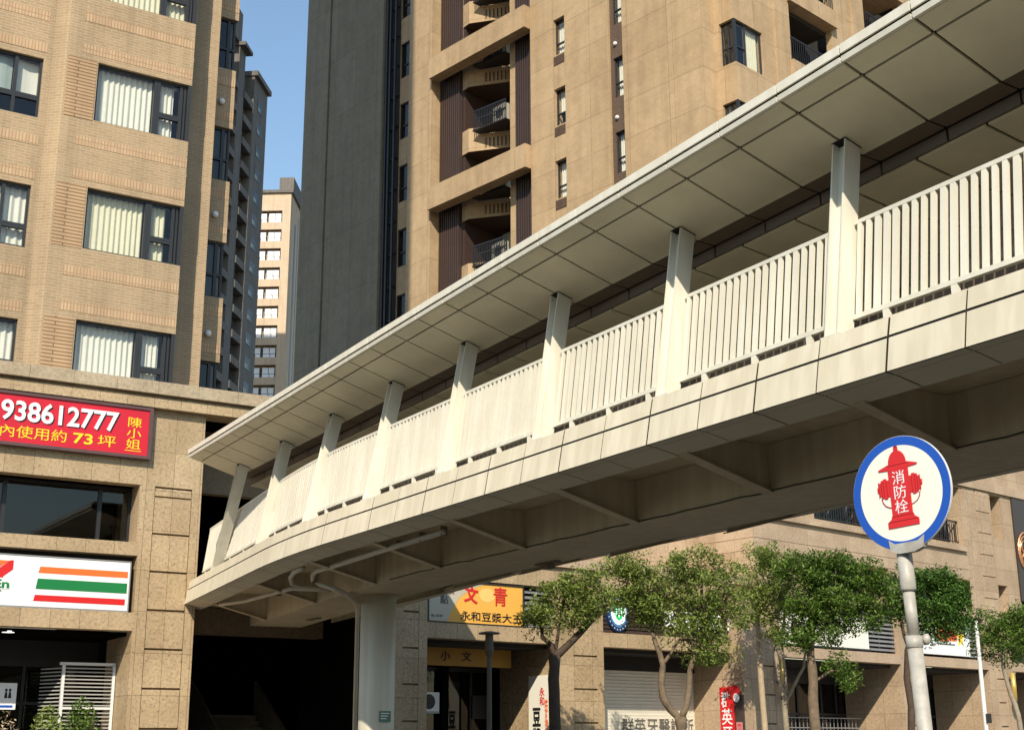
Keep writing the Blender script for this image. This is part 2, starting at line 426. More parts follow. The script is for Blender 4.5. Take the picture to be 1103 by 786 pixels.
# pavements in front of the two rows of shops, with a real kerb step
def strip_poly(o, h, x0, x1, y0, y1, z):
    c = Matrix.Rotation(heading_rot(h), 3, 'Z')
    return [(Vector((o[0], o[1], 0)) + c @ Vector(p)) + Vector((0, 0, z)) for p in ((x0, y0, 0), (x1, y0, 0), (x1, y1, 0), (x0, y1, 0))]
def slab(name, o, h, x0, x1, y0, y1, z0, z1, mat):
    b = strip_poly(o, h, x0, x1, y0, y1, z0); t = strip_poly(o, h, x0, x1, y0, y1, z1)
    mb = MB(); mb.hexa(b + t)
    return tag(mb.build(name, mat), kind='structure')
LB_O = (-9.84, 29.01, 0); LB_H = 58.12
A_O = (4.506, 37.70, 0); A_H = 52.0
B_O = (10.05, 42.02, 0); B_H = 48.0
slab('pavement', LB_O, LB_H, -14, 8.2, -4.2, 12, .0, .13, M['pave'])
slab('kerb', LB_O, LB_H, -14, 8.2, -4.4, -4.2, .0, .14, M['kerb'])
slab('pavement', B_O, B_H, -13.5, 26, -5.6, 8, .002, .126, M['pave'])
slab('kerb', B_O, B_H, -13.5, 26, -5.8, -5.6, .0, .135, M['kerb'])
ln = MB()
for k in range(9):
    ln.box(-20 + k*6, -17 + k*6, 17.0, 17.12, .004, .006)
tag(ln.build('road_marking', M['line_white']), kind='structure')

# unseen shop row behind the photographer, added to block low sky, mirrored in glass
orow = root('sky_block_row', (0, -26, 0), 90, 'unseen tan shop row added across the road to block low sky, mirrored in the dark shop windows', 'building')
orow.rotation_euler = (0, 0, math.pi); orow.location = (0, -26, 0)
mb = MB(); mb.box(-75, 75, 0, 12, 0, 13.5); mb.build('wall', M['tile'], orow)
mb = MB()
for fz in (.3, 4.6, 7.4, 10.2):
    for k in range(30): mb.box(-73 + k*5, -69.6 + k*5, -.04, .0, fz, fz + (3.4 if fz < 1 else 1.8))
mb.build('window', M['frame'], orow)

# ================================================================== shared builders
def wall_grid(mb, x0, x1, z0, z1, y0, y1, openings, mi=0):
    """wall slab with rectangular holes (x0,x1,z0,z1)"""
    zs = sorted({z0, z1, *[min(max(o[k], z0), z1) for o in openings for k in (2, 3)]})
    for a, b in zip(zs, zs[1:]):
        if b - a < 1e-4: continue
        zc = (a + b) / 2
        cut = sorted([(max(o[0], x0), min(o[1], x1)) for o in openings if o[2] < zc < o[3]])
        x = x0
        for c0, c1 in cut:
            if c0 > x + 1e-4: mb.box(x, c0, y0, y1, a, b, mi)
            x = max(x, c1)
        if x < x1 - 1e-4: mb.box(x, x1, y0, y1, a, b, mi)

def curtain_mesh(x0, x1, z0, z1, y, pitch=.11, amp=.022, seed=0):
    rr = random.Random(seed); mb = MB()
    n = max(6, int((x1 - x0) / pitch * 8)); pts = []
    ph = rr.random() * 6; 
    for i in range(n + 1):
        x = x0 + (x1 - x0) * i / n
        ph += 2 * math.pi / 8 * (0.75 + .5 * rr.random())
        pts.append((x, y + amp * math.sin(ph)))
    for (xa, ya), (xb, yb) in zip(pts, pts[1:]):
        mb.poly([(xa, ya, z0), (xb, yb, z0), (xb, yb * 1.0, z1), (xa, ya, z1)])
    return mb

def window(parent, x0, x1, z0, z1, y, bars_v=(), bars_h=(), fw=.055, fd=.09, gl=None, curtains=(), room=True, sill=0, name='window', room_d=.9):
    """bars_v: x positions; bars_h: (xa, xb, z); curtains: (xa, xb, za, zb, mat, pitch)"""
    f = MB()
    f.box(x0, x1, y, y + fd, z0, z0 + fw); f.box(x0, x1, y, y + fd, z1 - fw, z1)
    f.box(x0, x0 + fw, y, y + fd, z0 + fw, z1 - fw); f.box(x1 - fw, x1, y, y + fd, z0 + fw, z1 - fw)
    for x in bars_v: f.box(x - fw * .7, x + fw * .7, y - .006, y + fd - .004, z0 + fw, z1 - fw)
    for xa, xb, z in bars_h: f.box(xa, xb, y - .003, y + fd - .008, z - fw * .6, z + fw * .6)
    fo = f.build(name, M['frame'], parent)
    p = MB(); yp = y + fd * .5; p.poly([(x0 + .012, yp, z0 + .012), (x1 - .012, yp, z0 + .012), (x1 - .012, yp, z1 - .012), (x0 + .012, yp, z1 - .012)])
    p.build('pane', gl or M['glass'], fo)
    for i, c in enumerate(curtains):
        cm = curtain_mesh(c[0], c[1], c[2], c[3], y + fd + .10, c[5] if len(c) > 5 else .11, seed=i + int(x0 * 100) + int(z0 * 10))
        cm.build('curtain', c[4], fo, smooth=True)
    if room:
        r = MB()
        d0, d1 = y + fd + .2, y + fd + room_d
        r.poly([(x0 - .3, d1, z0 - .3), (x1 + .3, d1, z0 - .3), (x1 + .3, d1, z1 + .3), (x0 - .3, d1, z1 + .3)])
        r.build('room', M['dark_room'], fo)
    return fo

# ================================================================== LEFT BUILDING
lb = root('apartment_building', LB_O, LB_H, 'tan tiled apartment block with curtained windows above a granite shop podium', 'building')
FL = 3.21
w_main = [(0.0, 2.31, 9.42 + FL*k, 10.93 + FL*k) for k in range(4)]
w_left = [(-3.5, -1.2, 9.28 + FL*k, 10.80 + FL*k) for k in range(4)]
TOP = 66
wm = MB()
wall_grid(wm, -.74, 2.3, 9.42, TOP, 0, .35, w_main, 0)
wall_grid(wm, -9.5, -1.02, 9.28, TOP, .25, .6, w_left, 0)
# chamfer between the two bays
wm.hexa([(-1.02, .25, 9.28), (-.74, 0, 9.28), (-.74, .35, 9.28), (-1.02, .6, 9.28), (-1.02, .25, TOP), (-.74, 0, TOP), (-.74, .35, TOP), (-1.02, .6, TOP)])
# set-backs at the right corner
wm.box(2.3, 3.23, .90, 1.25, 9.42, TOP)
wm.box(-9.5, 3.6, 6.0, 6.2, 9.42, TOP)      # back of the rooms
wm.box(3.83, 4.03, 2.2, 12.0, 9.42, TOP)
wm.box(-9.7, -9.5, .25, 12.0, 9.42, TOP)
wm.box(-9.7, 4.03, .25, 12.0, TOP, TOP + .3)
# ribbed tile beside the windows, soldier courses over and under them
for k in range(4):
    zb, zt = 9.42 + FL*k, 10.93 + FL*k
    wm.box(-.70, -.03, -.012, .0, zb - .02, zt + .0, 1)
    for za in (zt + .16, zt + 1.0):
        wm.box(-.4, 2.296, -.008, .0, za, za + .235, 2)
    zb, zt = 9.28 + FL*k, 10.80 + FL*k
    for za in (zt + .16, zt + 1.0):
        wm.box(-9.4, -1.15, .242, .25, za, za + .235, 2)
wm.build('wall', [M['tile'], M['tile_ribbed'], M['soldier']], lb)
for k in range(5):
    mb = MB(); mb.box(2.215, 2.30, .015, .895, 9.42 + FL*k, 10.93 + FL*k); mb.build('corner_mullion', M['frame'], lb)
wc = MB()
wall_grid(wc, 3.23, 4.03, 9.42, TOP, 1.80, 2.2, [(3.23, 4.04, 9.42 + FL*k, 10.93 + FL*k) for k in range(5)], 0)
for k in range(5):
    za = 10.93 + FL*k
    wc.box(3.26, 4.025, 1.792, 1.80, za + .22, za + .455, 1); wc.box(3.26, 4.025, 1.792, 1.80, za + 1.2, za + 1.435, 1)
wc.build('corner_wall', [M['tile'], M['soldier']], lb)
for k in range(4):
    zb, zt = 9.42 + FL*k, 10.93 + FL*k
    cm = M['curtain_cream'] if k in (1, 3) else M['curtain']
    zm = zb + .62
    cur = [(0.06, 1.40, zb + .05, zt - .05, cm, .13)]
    if k in (0, 1, 2): cur.append((1.5, 1.95 if k else 2.0, zb + .05, zt - .06, cm, .11))
    if k == 3: cur = [(0.06, 2.1, zb + .05, zt - .05, cm, .13)]
    window(lb, 0.0, 2.2, zb, zt, .10, bars_v=(1.44, 1.52, 2.08), bars_h=((1.52, 2.1, zm), (1.52, 2.1, zm - .07)), curtains=cur)
    zb, zt = 9.28 + FL*k, 10.80 + FL*k
    cur = [(-1.72, -1.24, zb + (.05 if k != 2 else .6), zt - .05, M['curtain'], .16 if k < 2 else .6)]
    if k < 2: cur.append((-3.4, -1.8, zb + .5, zt - .05, M['curtain'], .16))
    elif k == 2: cur.append((-3.4, -1.82, zb + .6, zt - .05, M['blind_grey'], .6))
    window(lb, -3.5, -1.2, zb, zt, .33, bars_v=(-1.78, -2.6), bars_h=((-3.45, -1.25, zb + .55), (-3.45, -1.25, zb + .49)), curtains=cur)
    window(lb, 3.23, 3.99, 9.42 + FL*k, 10.93 + FL*k, 1.88, bars_v=(3.80,), bars_h=((3.26, 3.97, 9.42 + FL*k + .62),), gl=M['glass_dark'],
           curtains=[(3.26, 3.78, 9.5 + FL*k, 10.9 + FL*k, M['blind_grey'], .6)] if k in (1, 2) else ())

# ---- podium of granite
pd = MB()
wall_grid(pd, -9.5, 3.15, 7.3, 9.06, 0, .35, [], 0)
pd.box(-9.5, 1.77, 0, .5, 5.71, 6.0, 1)
pd.box(-9.5, 1.77, 0, .4, 4.07, 4.46, 1)
pd.box(-9.5, 1.77, .36, .5, 4.46, 5.71, 2)        # back of the sign recess
pd.build('podium_wall', [M['granite'], M['granite_beam'], M['dark_room']], lb)
pl = MB()
pl.box(1.77, 2.06, 0, 1.9, .13, 7.3); pl.box(2.93, 3.15, 0, 1.9, .13, 7.3); pl.box(2.06, 2.93, .11, 1.9, .13, 7.3)
z = 7.26
pl.box(2.075, 2.915, .02, .11, 7.09, 7.26)
for k in range(9):
    zt = 7.05 - k * .845; zb = max(zt - .80, .14)
    if zt < .3: break
    pl.box(2.075, 2.915, .005, .11, zb, zt, 0)
pl.build('pillar', [M['granite']], lb)
co = MB()
co.prism([(-9.6, 9.37), (12.7, 9.37), (12.7, 9.66), (-9.6, 9.66)], -.30, .7)
co.build('cornice', M['granite_cornice'], lb)
co = MB()
co.box(-9.6, 12.7, -.12, .5, 9.30, 9.37); co.box(-9.6, 12.7, -.20, .5, 9.07, 9.30)
co.build('cornice_moulding', M['granite_beam'], lb)
up = MB()
up.box(3.15, 12.0, 1.6, 1.9, 7.55, 9.07)          # wall above the bridge mouth
up.box(3.15, 10.2, 1.9, 2.3, 4.22, 4.84)          # beam at the bridge landing
up.build('recessed_wall', M['shaded_stone'], lb)
# window band over the store sign
window(lb, -9.4, 1.73, 6.0, 7.3, .62, bars_v=(-8.0, -6.3, -4.6, -3.1, -1.05, 1.02), bars_h=(), gl=M['glass_dark'], room_d=2.5, fw=.06)
jb = MB(); jb.box(1.72, 1.77, 0.01, .6, 6.0, 7.3); jb.build('reveal', M['tile'], lb)
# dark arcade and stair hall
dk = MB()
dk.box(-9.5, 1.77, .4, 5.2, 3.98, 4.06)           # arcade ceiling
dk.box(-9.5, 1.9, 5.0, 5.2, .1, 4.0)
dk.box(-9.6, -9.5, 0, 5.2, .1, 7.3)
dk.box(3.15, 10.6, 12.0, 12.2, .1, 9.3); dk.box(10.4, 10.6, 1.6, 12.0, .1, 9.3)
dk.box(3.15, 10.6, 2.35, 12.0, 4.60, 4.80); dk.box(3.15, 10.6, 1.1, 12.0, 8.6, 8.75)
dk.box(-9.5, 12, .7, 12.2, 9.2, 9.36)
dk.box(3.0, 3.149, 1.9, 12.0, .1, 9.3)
dk.build('interior', M['passage_shade'], lb)
st = MB()
for k in range(14):
    st.box(6.3, 8.1, 5.0 + k*.28, 9.2, .13 + k*.17, .13 + (k+1)*.17)
st.build('stair', paint('stair_stone', (.42, .38, .30), .9, .2), lb)
ra = MB()
for s in (6.2, 8.15):
    ra.hexa([(s, 4.9, .13), (s+.08, 4.9, .13), (s+.08, 9, 2.5), (s, 9, 2.5), (s, 4.9, 1.05), (s+.08, 4.9, 1.05), (s+.08, 9, 3.5), (s, 9, 3.5)])
ra.build('stair_parapet', paint('parapet_stone', (.42, .38, .30), .9, .2), lb)
# store front in the arcade
sf = MB()
for x in (-4.2, -3.0, -1.9, -.8, .1, 1.0): sf.box(x, x + .07, 2.6, 2.7, .13, 3.4)
sf.box(-6, 1.77, 2.6, 2.7, 3.4, 3.5); sf.box(-6, 1.77, 2.6, 2.7, 2.55, 2.62); sf.box(-6, 1.77, 2.59, 2.71, 3.5, 3.99)
fo = sf.build('shop_front', M['frame'], lb)
p = MB(); p.box(-6, 1.76, 2.64, 2.65, .13, 3.4); p.build('pane', M['glass_dark'], fo)
dl = MB(); dl.disc(0, 0, .13, .13, 0, .03, 20)
o = tag(dl.build('downlight', M['lit_lamp']), 'round white downlight under the arcade beam beside the convenience store sign', 'light')
pt = local_to_world(lb, (-.72, .52, 3.975)); o.location = pt; o.rotation_euler = (R(90), 0, 0)

# ---- wall lamps between the corner windows
wl = None
for k in range(3):
    mb = MB(); mb.ball((0, -.05, 0), .085, nu=14, nv=8); mb.disc(0, 0, .05, .05, -.02, .02, 12)
    o = mb.build('wall_lamp', M['sign_white'], smooth=True) if wl is None else wl.copy()
    if wl is None: wl = o
    else: COL.objects.link(o)
    o.location = local_to_world(lb, (3.66, 1.77, 11.62 + FL*k)); o.rotation_euler = (0, 0, heading_rot(LB_H))
    tag(o, ['round white wall lamp on the brown corner wall just above the podium cornice', 'round white wall lamp on the brown corner wall, middle one of three',
            'round white wall lamp on the brown corner wall, topmost of three'][k], 'wall lamp', 'globe lamps on the corner of the left block')

# ================================================================== RENTAL BANNER
bn = root('rental_banner', local_to_world(lb, (0, -.14, 0)), LB_H, 'red rental banner with white phone number and yellow characters on the podium wall', 'banner')
mb = MB(); mb.box(-9.0, 1.78, 0, .10, 7.92, 9.0); mb.build('panel', M['banner_red'], bn)
mb = MB()
for q in ((-9.1, 1.86, 8.985, 9.05), (-9.1, 1.86, 7.86, 7.93)): mb.box(q[0], q[1], -.035, .12, q[2], q[3])
mb.box(1.78, 1.86, -.035, .12, 7.93, 8.985)
mb.build('frame', paint('banner_frame', (.10, .055, .055), .6, .15), bn)
# numerals: measured between u -1.44 and 1.07
lettering('phone_number_edge', '938612777', M['ink'], bn, -1.42, 1.12, 8.385, 8.845, -.001, ext=.010, bold=.022)
lettering('phone_number', '938612777', M['sign_white'], bn, -1.445, 1.09, 8.40, 8.86, -.011, ext=.012, bold=.022)
lettering('area_text', '室內使用約', M['yellow'], bn, -1.80, -.02, 8.04, 8.31, -.001)
lettering('area_number', '73', M['yellow'], bn, .12, .55, 8.05, 8.29, -.001, bold=.02)
lettering('area_unit', '坪', M['yellow'], bn, .66, 1.06, 8.05, 8.30, -.001)
lettering('contact_name', '陳\n小\n姐', M['yellow'], bn, 1.29, 1.62, 8.06, 8.79, -.001, bold=.0)
mb = MB(); mb.box(1.27, 1.64, -.006, 0, 8.015, 8.03); mb.build('underline', M['yellow'], bn)

# ================================================================== CONVENIENCE STORE SIGN
cs = root('store_sign', local_to_world(lb, (0, .05, 0)), LB_H, 'white convenience store lightbox with orange, green and red stripes', 'sign')
mb = MB(); mb.box(-6.0, 1.64, 0, .22, 4.50, 5.55); mb.build('face', M['sign_white'], cs)
mb = MB(); mb.box(-6.05, 1.66, -.02, .24, 4.455, 4.498); mb.box(-6.05, 1.66, -.012, .24, 5.552, 5.575); mb.box(1.642, 1.665, -.012, .24, 4.50, 5.55)
mb.build('frame', M['grey_metal'], cs)
def stripe(x0, x1, z0, z1, mt, sl):
    mb = MB(); mb.prism([(x0, z0), (x1, z0), (x1 + .0, z1), (x0 + sl, z1)], -.006, 0); mb.build('stripe', mt, cs)
stripe(-.315, 1.60, 5.21, 5.345, M['sign_orange'], .03)
stripe(-.345, 1.60, 4.87, 5.09, M['sign_green'], .03)
stripe(-.375, 1.575, 4.615, 4.745, M['sign_red'], .03)
# the big numeral: orange bar on top, red curving stem
mb = MB(); mb.prism([(-2.1, 5.24), (-1.18, 5.24), (-.92, 5.43), (-2.1, 5.43)], -.006, 0); mb.build('numeral_bar', M['sign_orange'], cs)
mb = MB()
mb.prism([(-.90, 5.44), (-1.20, 5.20), (-1.45, 4.90), (-1.55, 4.60), (-1.12, 4.60), (-1.10, 4.92), (-1.02, 5.10), (-.84, 5.25), (-.84, 5.44)], -.0065, 0)
mb.build('numeral_stem', M['sign_red'], cs)
mb = MB(); mb.box(-2.2, -.87, -.009, -.0066, 4.83, 5.06); mb.build('name_band', M['sign_white'], cs)
lettering('store_name', 'ELEVEn', M['sign_green'], cs, -1.93, -.885, 4.845, 5.03, -.0092, bold=.035, ext=.003)
lettering('mark', '®', M['sign_green'], cs, -1.07, -1.035, 4.775, 4.81, -.0005)

# louvred screen, notice and plants in the arcade
sc_ = root('louvre_screen', local_to_world(lb, (.29, 1.0, 0)), LB_H, 'grey horizontal slat screen standing in the store arcade beside the pillar', 'screen')
mb = MB()
for x in (.30, 1.40): mb.box(x, x + .06, -.03, .05, .13, 3.40)
mb.box(.24, 1.46, -.03, .05, 3.36, 3.42); mb.box(.36, 1.40, -.032, .03, 2.42, 2.47)
mb.build('frame', M['white_metal'], sc_)
SLAT = paint('grey_slat_paint', (.40, .39, .36), .5, .1)
mb = MB()
for k in range(40):
    z0 = .2 + k*.079
    mb.box(.36, 1.40, -.02, .012, z0, z0 + .026)
mb.build('slats', SLAT, sc_)
mb = MB()
for k in range(40):
    z0 = .2 + k*.079
    mb.hexa([(.02, .75, z0), (.30, .0, z0), (.32, .02, z0), (.04, .77, z0), (.02, .75, z0+.026), (.30, .0, z0+.026), (.32, .02, z0+.026), (.04, .77, z0+.026)])
mb.build('side_slats', SLAT, sc_)
nt_ = root('notice_board', local_to_world(lb, (0, 1.6, 0)), LB_H, 'small white notice with black figures on the dark store front', 'notice')
mb = MB(); mb.box(-1.2, -.20, 0, .02, 2.42, 2.98); mb.build('sheet', M['sign_white'], nt_)
mb = MB(); mb.box(-.9, -.26, -.003, 0, 2.46, 2.51); mb.build('blue_line', M['sign_blue'], nt_)
mb = MB()
for dx in (-.42, -.34): 
    mb.disc(dx, 2.83, .028, .035, -.004, 0, 12); mb.prism([(dx-.035, 2.66), (dx+.035, 2.66), (dx+.02, 2.79), (dx-.02, 2.79)], -.004, 0)
mb.disc(-.62, 2.74, .03, .05, -.004, 0, 12); mb.box(-.66, -.58, -.004, 0, 2.62, 2.66)
mb.build('figures', M['ink'], nt_)

def leaf_cloud(mb, c, rad, n, size, rr, up=.0):
    for _ in range(n):
        while True:
            p = Vector((rr.uniform(-1, 1), rr.uniform(-1, 1), rr.uniform(-1, 1)))
            l = p.length
            if .0 < l <= 1 and rr.random() < .35 + .65 * l: break
        q = Vector((c[0] + p.x*rad[0], c[1] + p.y*rad[1], c[2] + p.z*rad[2]))
        d = Vector((rr.gauss(0, 1), rr.gauss(0, 1), rr.gauss(0, .6) - .25)).normalized()
        s = d.cross(Vector((rr.gauss(0, .6), rr.gauss(0, .6), 1))).normalized()
        L_, w = size * rr.uniform(.7, 1.3), size * rr.uniform(.28, .42)
        mb.poly([q - d*L_*.5, q + s*w*.5 - d*L_*.05, q + d*L_*.5, q - s*w*.5 - d*L_*.05])

def potted_plant(loc, lab, mat, w, h, n, size):
    r_ = root('potted_plant', loc, LB_H, lab, 'plant', 'plants in front of the slat screen')
    mb = MB(); mb.tube([(0, 0, 0), (0, 0, .5)], [.2, .26], 14); mb.build('pot', M['bark'], r_)
    mb = MB(); rr = random.Random(int(n + w*100))
    for k in range(7):
        a = rr.uniform(0, 6.28); mb.tube([(0, 0, .48), (.3*w*math.cos(a), .3*w*math.sin(a), h*.6), (w*.7*math.cos(a), w*.7*math.sin(a), h*.9)], [.015, .01, .005], 5)
    mb.build('stem', M['bark'], r_)
    mb = MB(); leaf_cloud(mb, (0, 0, h - .45), (w, w, .75), n, size, rr); mb.build('leaves', mat, r_)
for (u, d, lab, mt, w, h, n, s) in ((.25, .45, 'yellow green leafy shrub left of centre before the grey slat screen', 'leaf_yellow', .36, 2.08, 620, .15),
                                    (.98, .55, 'taller dark green shrub before the grey slat screen beside the pillar', 'leaf', .36, 2.26, 700, .14),
                                    (-.52, .75, 'brownish bushy plant below the white notice, left of the shrubs', 'stake', .24, 2.05, 220, .10)):
    potted_plant(local_to_world(lb, (u, d, .13)), lab, M[mt], w, h, n, s)

# ================================================================== THE FOOTBRIDGE
fb = root('footbridge', (3.98, 10.02, 0), 148.3, 'cream roofed pedestrian footbridge with white railings crossing the street on a round pier', 'footbridge')
_tab = []
def _mk():
    x = y = s = 0.0
    while s < 30:
        t = min(max((s - 13.0) / 4.0, 0), 1); al = R(7.6) * t
        _tab.append((x, y, al)); x -= math.cos(al)*.01; y += math.sin(al)*.01; s += .01
_mk()
def BP(s, n, z):            # s metres along the near edge, n metres across, z up  -> local
    if s < 0: return Vector((-s, n, z))
    x, y, al = _tab[min(int(round(s / .01)), len(_tab) - 1)]
    return Vector((x + math.sin(al)*n, y + math.cos(al)*n, z))
S_A, S_B, WID = -17.0, 23.9, 4.7
def BR(s, n, z):            # the roof keeps almost straight on
    return Vector((-s, n + .045 * math.log(1 + math.exp((s - 8) / 1.5)), z))
def cdz(s):                 # the roof falls slightly towards the building
    return -.13 * (1 - math.exp(-(s - 2) / 4.5)) if s > 2 else .03 * (2 - s)

def sweep(mb, prof, s0, s1, step=.5, mi=0, dz=None, cap=True):
    F_ = BR if dz else BP
    """closed outline prof [(n,z)...] carried along the bridge"""
    k = max(1, int(math.ceil((s1 - s0) / step))); n = len(prof); b = len(mb.v)
    for i in range(k + 1):
        s = s0 + (s1 - s0) * i / k; d = dz(s) if dz else 0
        for (nn, z) in prof: mb.v.append(tuple(F_(s, nn, z + d)))
    for i in range(k):
        for j in range(n):
            j2 = (j + 1) % n
            mb.f.append((b + i*n + j, b + (i+1)*n + j, b + (i+1)*n + j2, b + i*n + j2)); mb.mi.append(mi)
    if cap:
        mb.f.append(tuple(b + j for j in range(n))); mb.mi.append(mi)
        mb.f.append(tuple(b + k*n + j for j in reversed(range(n)))); mb.mi.append(mi)

def mir(prof): return [(WID - n, z) for n, z in reversed(prof)]
FJ = [(.57 - 20*.855) + .855*k for k in range(0, 49)]      # panel joints along the edge
FJ = [s for s in FJ if S_A < s < S_B]
GAP = .026
def panels(mb, prof, joints, dz=None, gap=GAP, s_end=S_B):
    ss = [S_A] + joints + [s_end]
    for a, b_ in zip(ss, ss[1:]):
        if b_ - a > 2.2*gap: sweep(mb, prof, a + gap/2, b_ - gap/2, 2.0 if b_ < 12 or a > 18 else .3, dz=dz)

# fascia: two rows of cream panels leaning inwards
lowF = [(0, 4.70), (.057, 5.010), (.063, 5.009), (.006, 4.70)]
topF = [(.0625, 5.036), (.102, 5.222), (.24, 5.222), (.24, 5.212), (.108, 5.212), (.0685, 5.035)]
for nm, f in (('near', lambda p: p), ('far', mir)):
    mb = MB(); panels(mb, f(lowF), FJ); panels(mb, f(topF), FJ)
    o = mb.build('fascia', M['bridge'], fb)
    mb = MB(); sweep(mb, f([(.0075, 4.702), (.1075, 5.208), (.20, 5.208), (.20, 4.702)]), S_A + .02, S_B - .02, .6)
    mb.build('joint_backing', M['joint'], o)
    mb = MB()
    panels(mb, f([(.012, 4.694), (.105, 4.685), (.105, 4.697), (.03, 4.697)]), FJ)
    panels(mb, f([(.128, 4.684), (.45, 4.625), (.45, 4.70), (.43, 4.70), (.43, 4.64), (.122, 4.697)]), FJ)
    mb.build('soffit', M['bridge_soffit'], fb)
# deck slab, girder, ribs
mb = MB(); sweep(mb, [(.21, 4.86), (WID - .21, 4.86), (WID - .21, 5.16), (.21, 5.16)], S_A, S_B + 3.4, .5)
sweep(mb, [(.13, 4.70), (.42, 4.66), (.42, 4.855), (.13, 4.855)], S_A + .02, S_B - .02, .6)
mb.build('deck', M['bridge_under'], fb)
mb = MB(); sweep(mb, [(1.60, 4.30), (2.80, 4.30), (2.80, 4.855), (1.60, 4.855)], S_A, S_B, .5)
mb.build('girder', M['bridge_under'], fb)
POST_S = [-15.7, -13.15, -10.6, -8.05, -5.5, -2.93, -.39, 2.15, 4.72, 7.22, 9.68, 12.05, 14.50, 17.37, 21.25]
RIB_S = [-15.7, -13.15, -10.6, -8.05, -5.5, -2.93, -.39, 2.15, 4.72, 7.20, 9.85, 12.35, 14.9, 18.45, 22.4]
def slice_pts(s, ds, pts):   # plate of thickness ds in s through points (n,z)
    return [BP(s - ds/2, n, z) for n, z in pts], [BP(s + ds/2, n, z) for n, z in pts]
for s in RIB_S:
    for f in ((lambda p: p), mir):
        mb = MB()
        a, b_ = slice_pts(s, .025, f([(.43, 4.625), (1.598, 4.315), (1.598, 4.855), (.43, 4.855)]))
        mb.hexa(a + b_)
        a, b_ = slice_pts(s, .15, f([(.40, 4.615), (1.597, 4.298), (1.597, 4.314), (.40, 4.632)]))
        mb.hexa(a + b_)
        mb.build('rib', M['bridge_under'], fb)

# roof -------------------------------------------------------------------
TOP_S = [-15.5, -12.95, -10.4, -7.87, -5.35, -2.85, -.34, 2.175, 4.74, 7.26, 9.70, 12.14, 14.60, 17.02, 19.48]
CJ = []
for a, b_ in zip(TOP_S, TOP_S[1:]):
    CJ += [a + (b_ - a) * i / 3 for i in range(3)]
CJ = [S_A + .8] + CJ + [TOP_S[-1]]
CB = 20.42
for f in ((lambda p: p), mir):
    mb = MB()
    panels(mb, f([(-.36, 7.585), (-.36, 7.675), (-.20, 7.69), (-.20, 7.67), (-.34, 7.655), (-.34, 7.585)]), CJ, cdz, gap=.02, s_end=CB)
    panels(mb, f([(-.345, 7.505), (-.355, 7.555), (-.30, 7.555), (-.30, 7.51)]), CJ, cdz, gap=.02, s_end=CB)
    mb.build('roof_edge', M['bridge_white'], fb)
    mb = MB()
    panels(mb, f([(-.295, 7.507), (-.095, 7.449), (-.095, 7.475), (-.295, 7.533)]), CJ, cdz, gap=.034, s_end=CB)
    panels(mb, f([(-.068, 7.441), (.735, 7.20), (.735, 7.226), (-.068, 7.467)]), CJ, cdz, gap=.034, s_end=CB)
    mb.build('ceiling_panels', M['canopy_soffit'], fb)
    mb = MB()
    sweep(mb, f([(-.325, 7.56), (-.295, 7.54), (.735, 7.232), (.735, 7.50), (-.325, 7.66)]), S_A + .02, CB - .02, .6, dz=cdz)
    mb.build('panel_backing', M['joint'], fb)
mb = MB()
panels(mb, [(.742, 7.205), (.985, 7.19), (.985, 7.25), (.742, 7.25)], CJ, cdz, s_end=CB)
mb.build('gutter_side', M['gutter'], fb)  # dark brown holds the shade of this unlit ceiling strip
mb = MB()
panels(mb, [(1.0, 7.06), (1.03, 7.06), (1.03, 7.18), (1.0, 7.18)], CJ, cdz, s_end=CB)
mb.build('gutter', M['gutter'], fb)
mb = MB()
pan = [(1.04, 7.045), (1.5, 6.985), (2.1, 6.97), (2.7, 7.0), (3.3, 7.10), (3.95, 7.195)]
prof = pan + [(3.95, 7.215), (3.3, 7.12), (2.7, 7.02), (2.1, 6.99), (1.5, 7.005), (1.04, 7.065)]
CJ2 = [s + .42 for s in CJ]
panels(mb, prof, CJ2, cdz, gap=.034, s_end=CB)
mb.build('ceiling_pan', M['canopy_soffit'], fb)
mb = MB()
sweep(mb, [(1.035, 7.08), (3.96, 7.23), (3.96, 7.5), (.745, 7.5), (.745, 7.26), (1.035, 7.26)], S_A + .02, CB - .02, .6, dz=cdz)
mb.build('pan_backing', M['joint'], fb)
mb = MB()
sweep(mb, [(-.30, 7.68), (WID + .30, 7.68), (WID + .30, 7.72), (-.30, 7.72)], S_A + .03, CB, .6, dz=cdz)
mb.build('roof', M['grey_metal'], fb)

# posts: H section, leaning inwards ----------------------------------------
for s, s2 in zip(POST_S, TOP_S):
    for f in ((lambda p: p), mir):
        mb = MB(); zt = 7.285 + cdz(s2)
        n0, n1 = .112, .435
        def cor(top, ds, dn, dz_=0.0):
            if top: return BR(s2 + ds, f([(n1 + dn, 0)])[0][0], zt - .3*dn + dz_)
            return BP(s + ds, f([(n0 + dn, 0)])[0][0], 5.222 + dz_)
        def bar(sa, sb, na, nb):
            mb.hexa([cor(t, ss, nn) for t in (0, 1) for ss, nn in ((sa, na), (sb, na), (sb, nb), (sa, nb))])
        bar(-.088, -.072, 0, .20); bar(.072, .088, 0, .20); bar(-.072, .072, .08, .10)
        o = mb.build('post', M['bridge_white'], fb)
        mb = MB()
        mb.hexa([cor(0, ds, dn, z) for z in (.001, .016) for ds, dn in ((-.13, -.008), (.13, -.008), (.13, .24), (-.13, .24))])
        mb.build('base_plate', M['bridge_white'], o)
        mb = MB()
        mb.hexa([cor(1, ds, dn, z) for z in (-.007, .003) for ds, dn in ((-.093, -.006), (.093, -.006), (.093, .206), (-.093, .206))])
        mb.build('cap_plate', M['joint'], o)

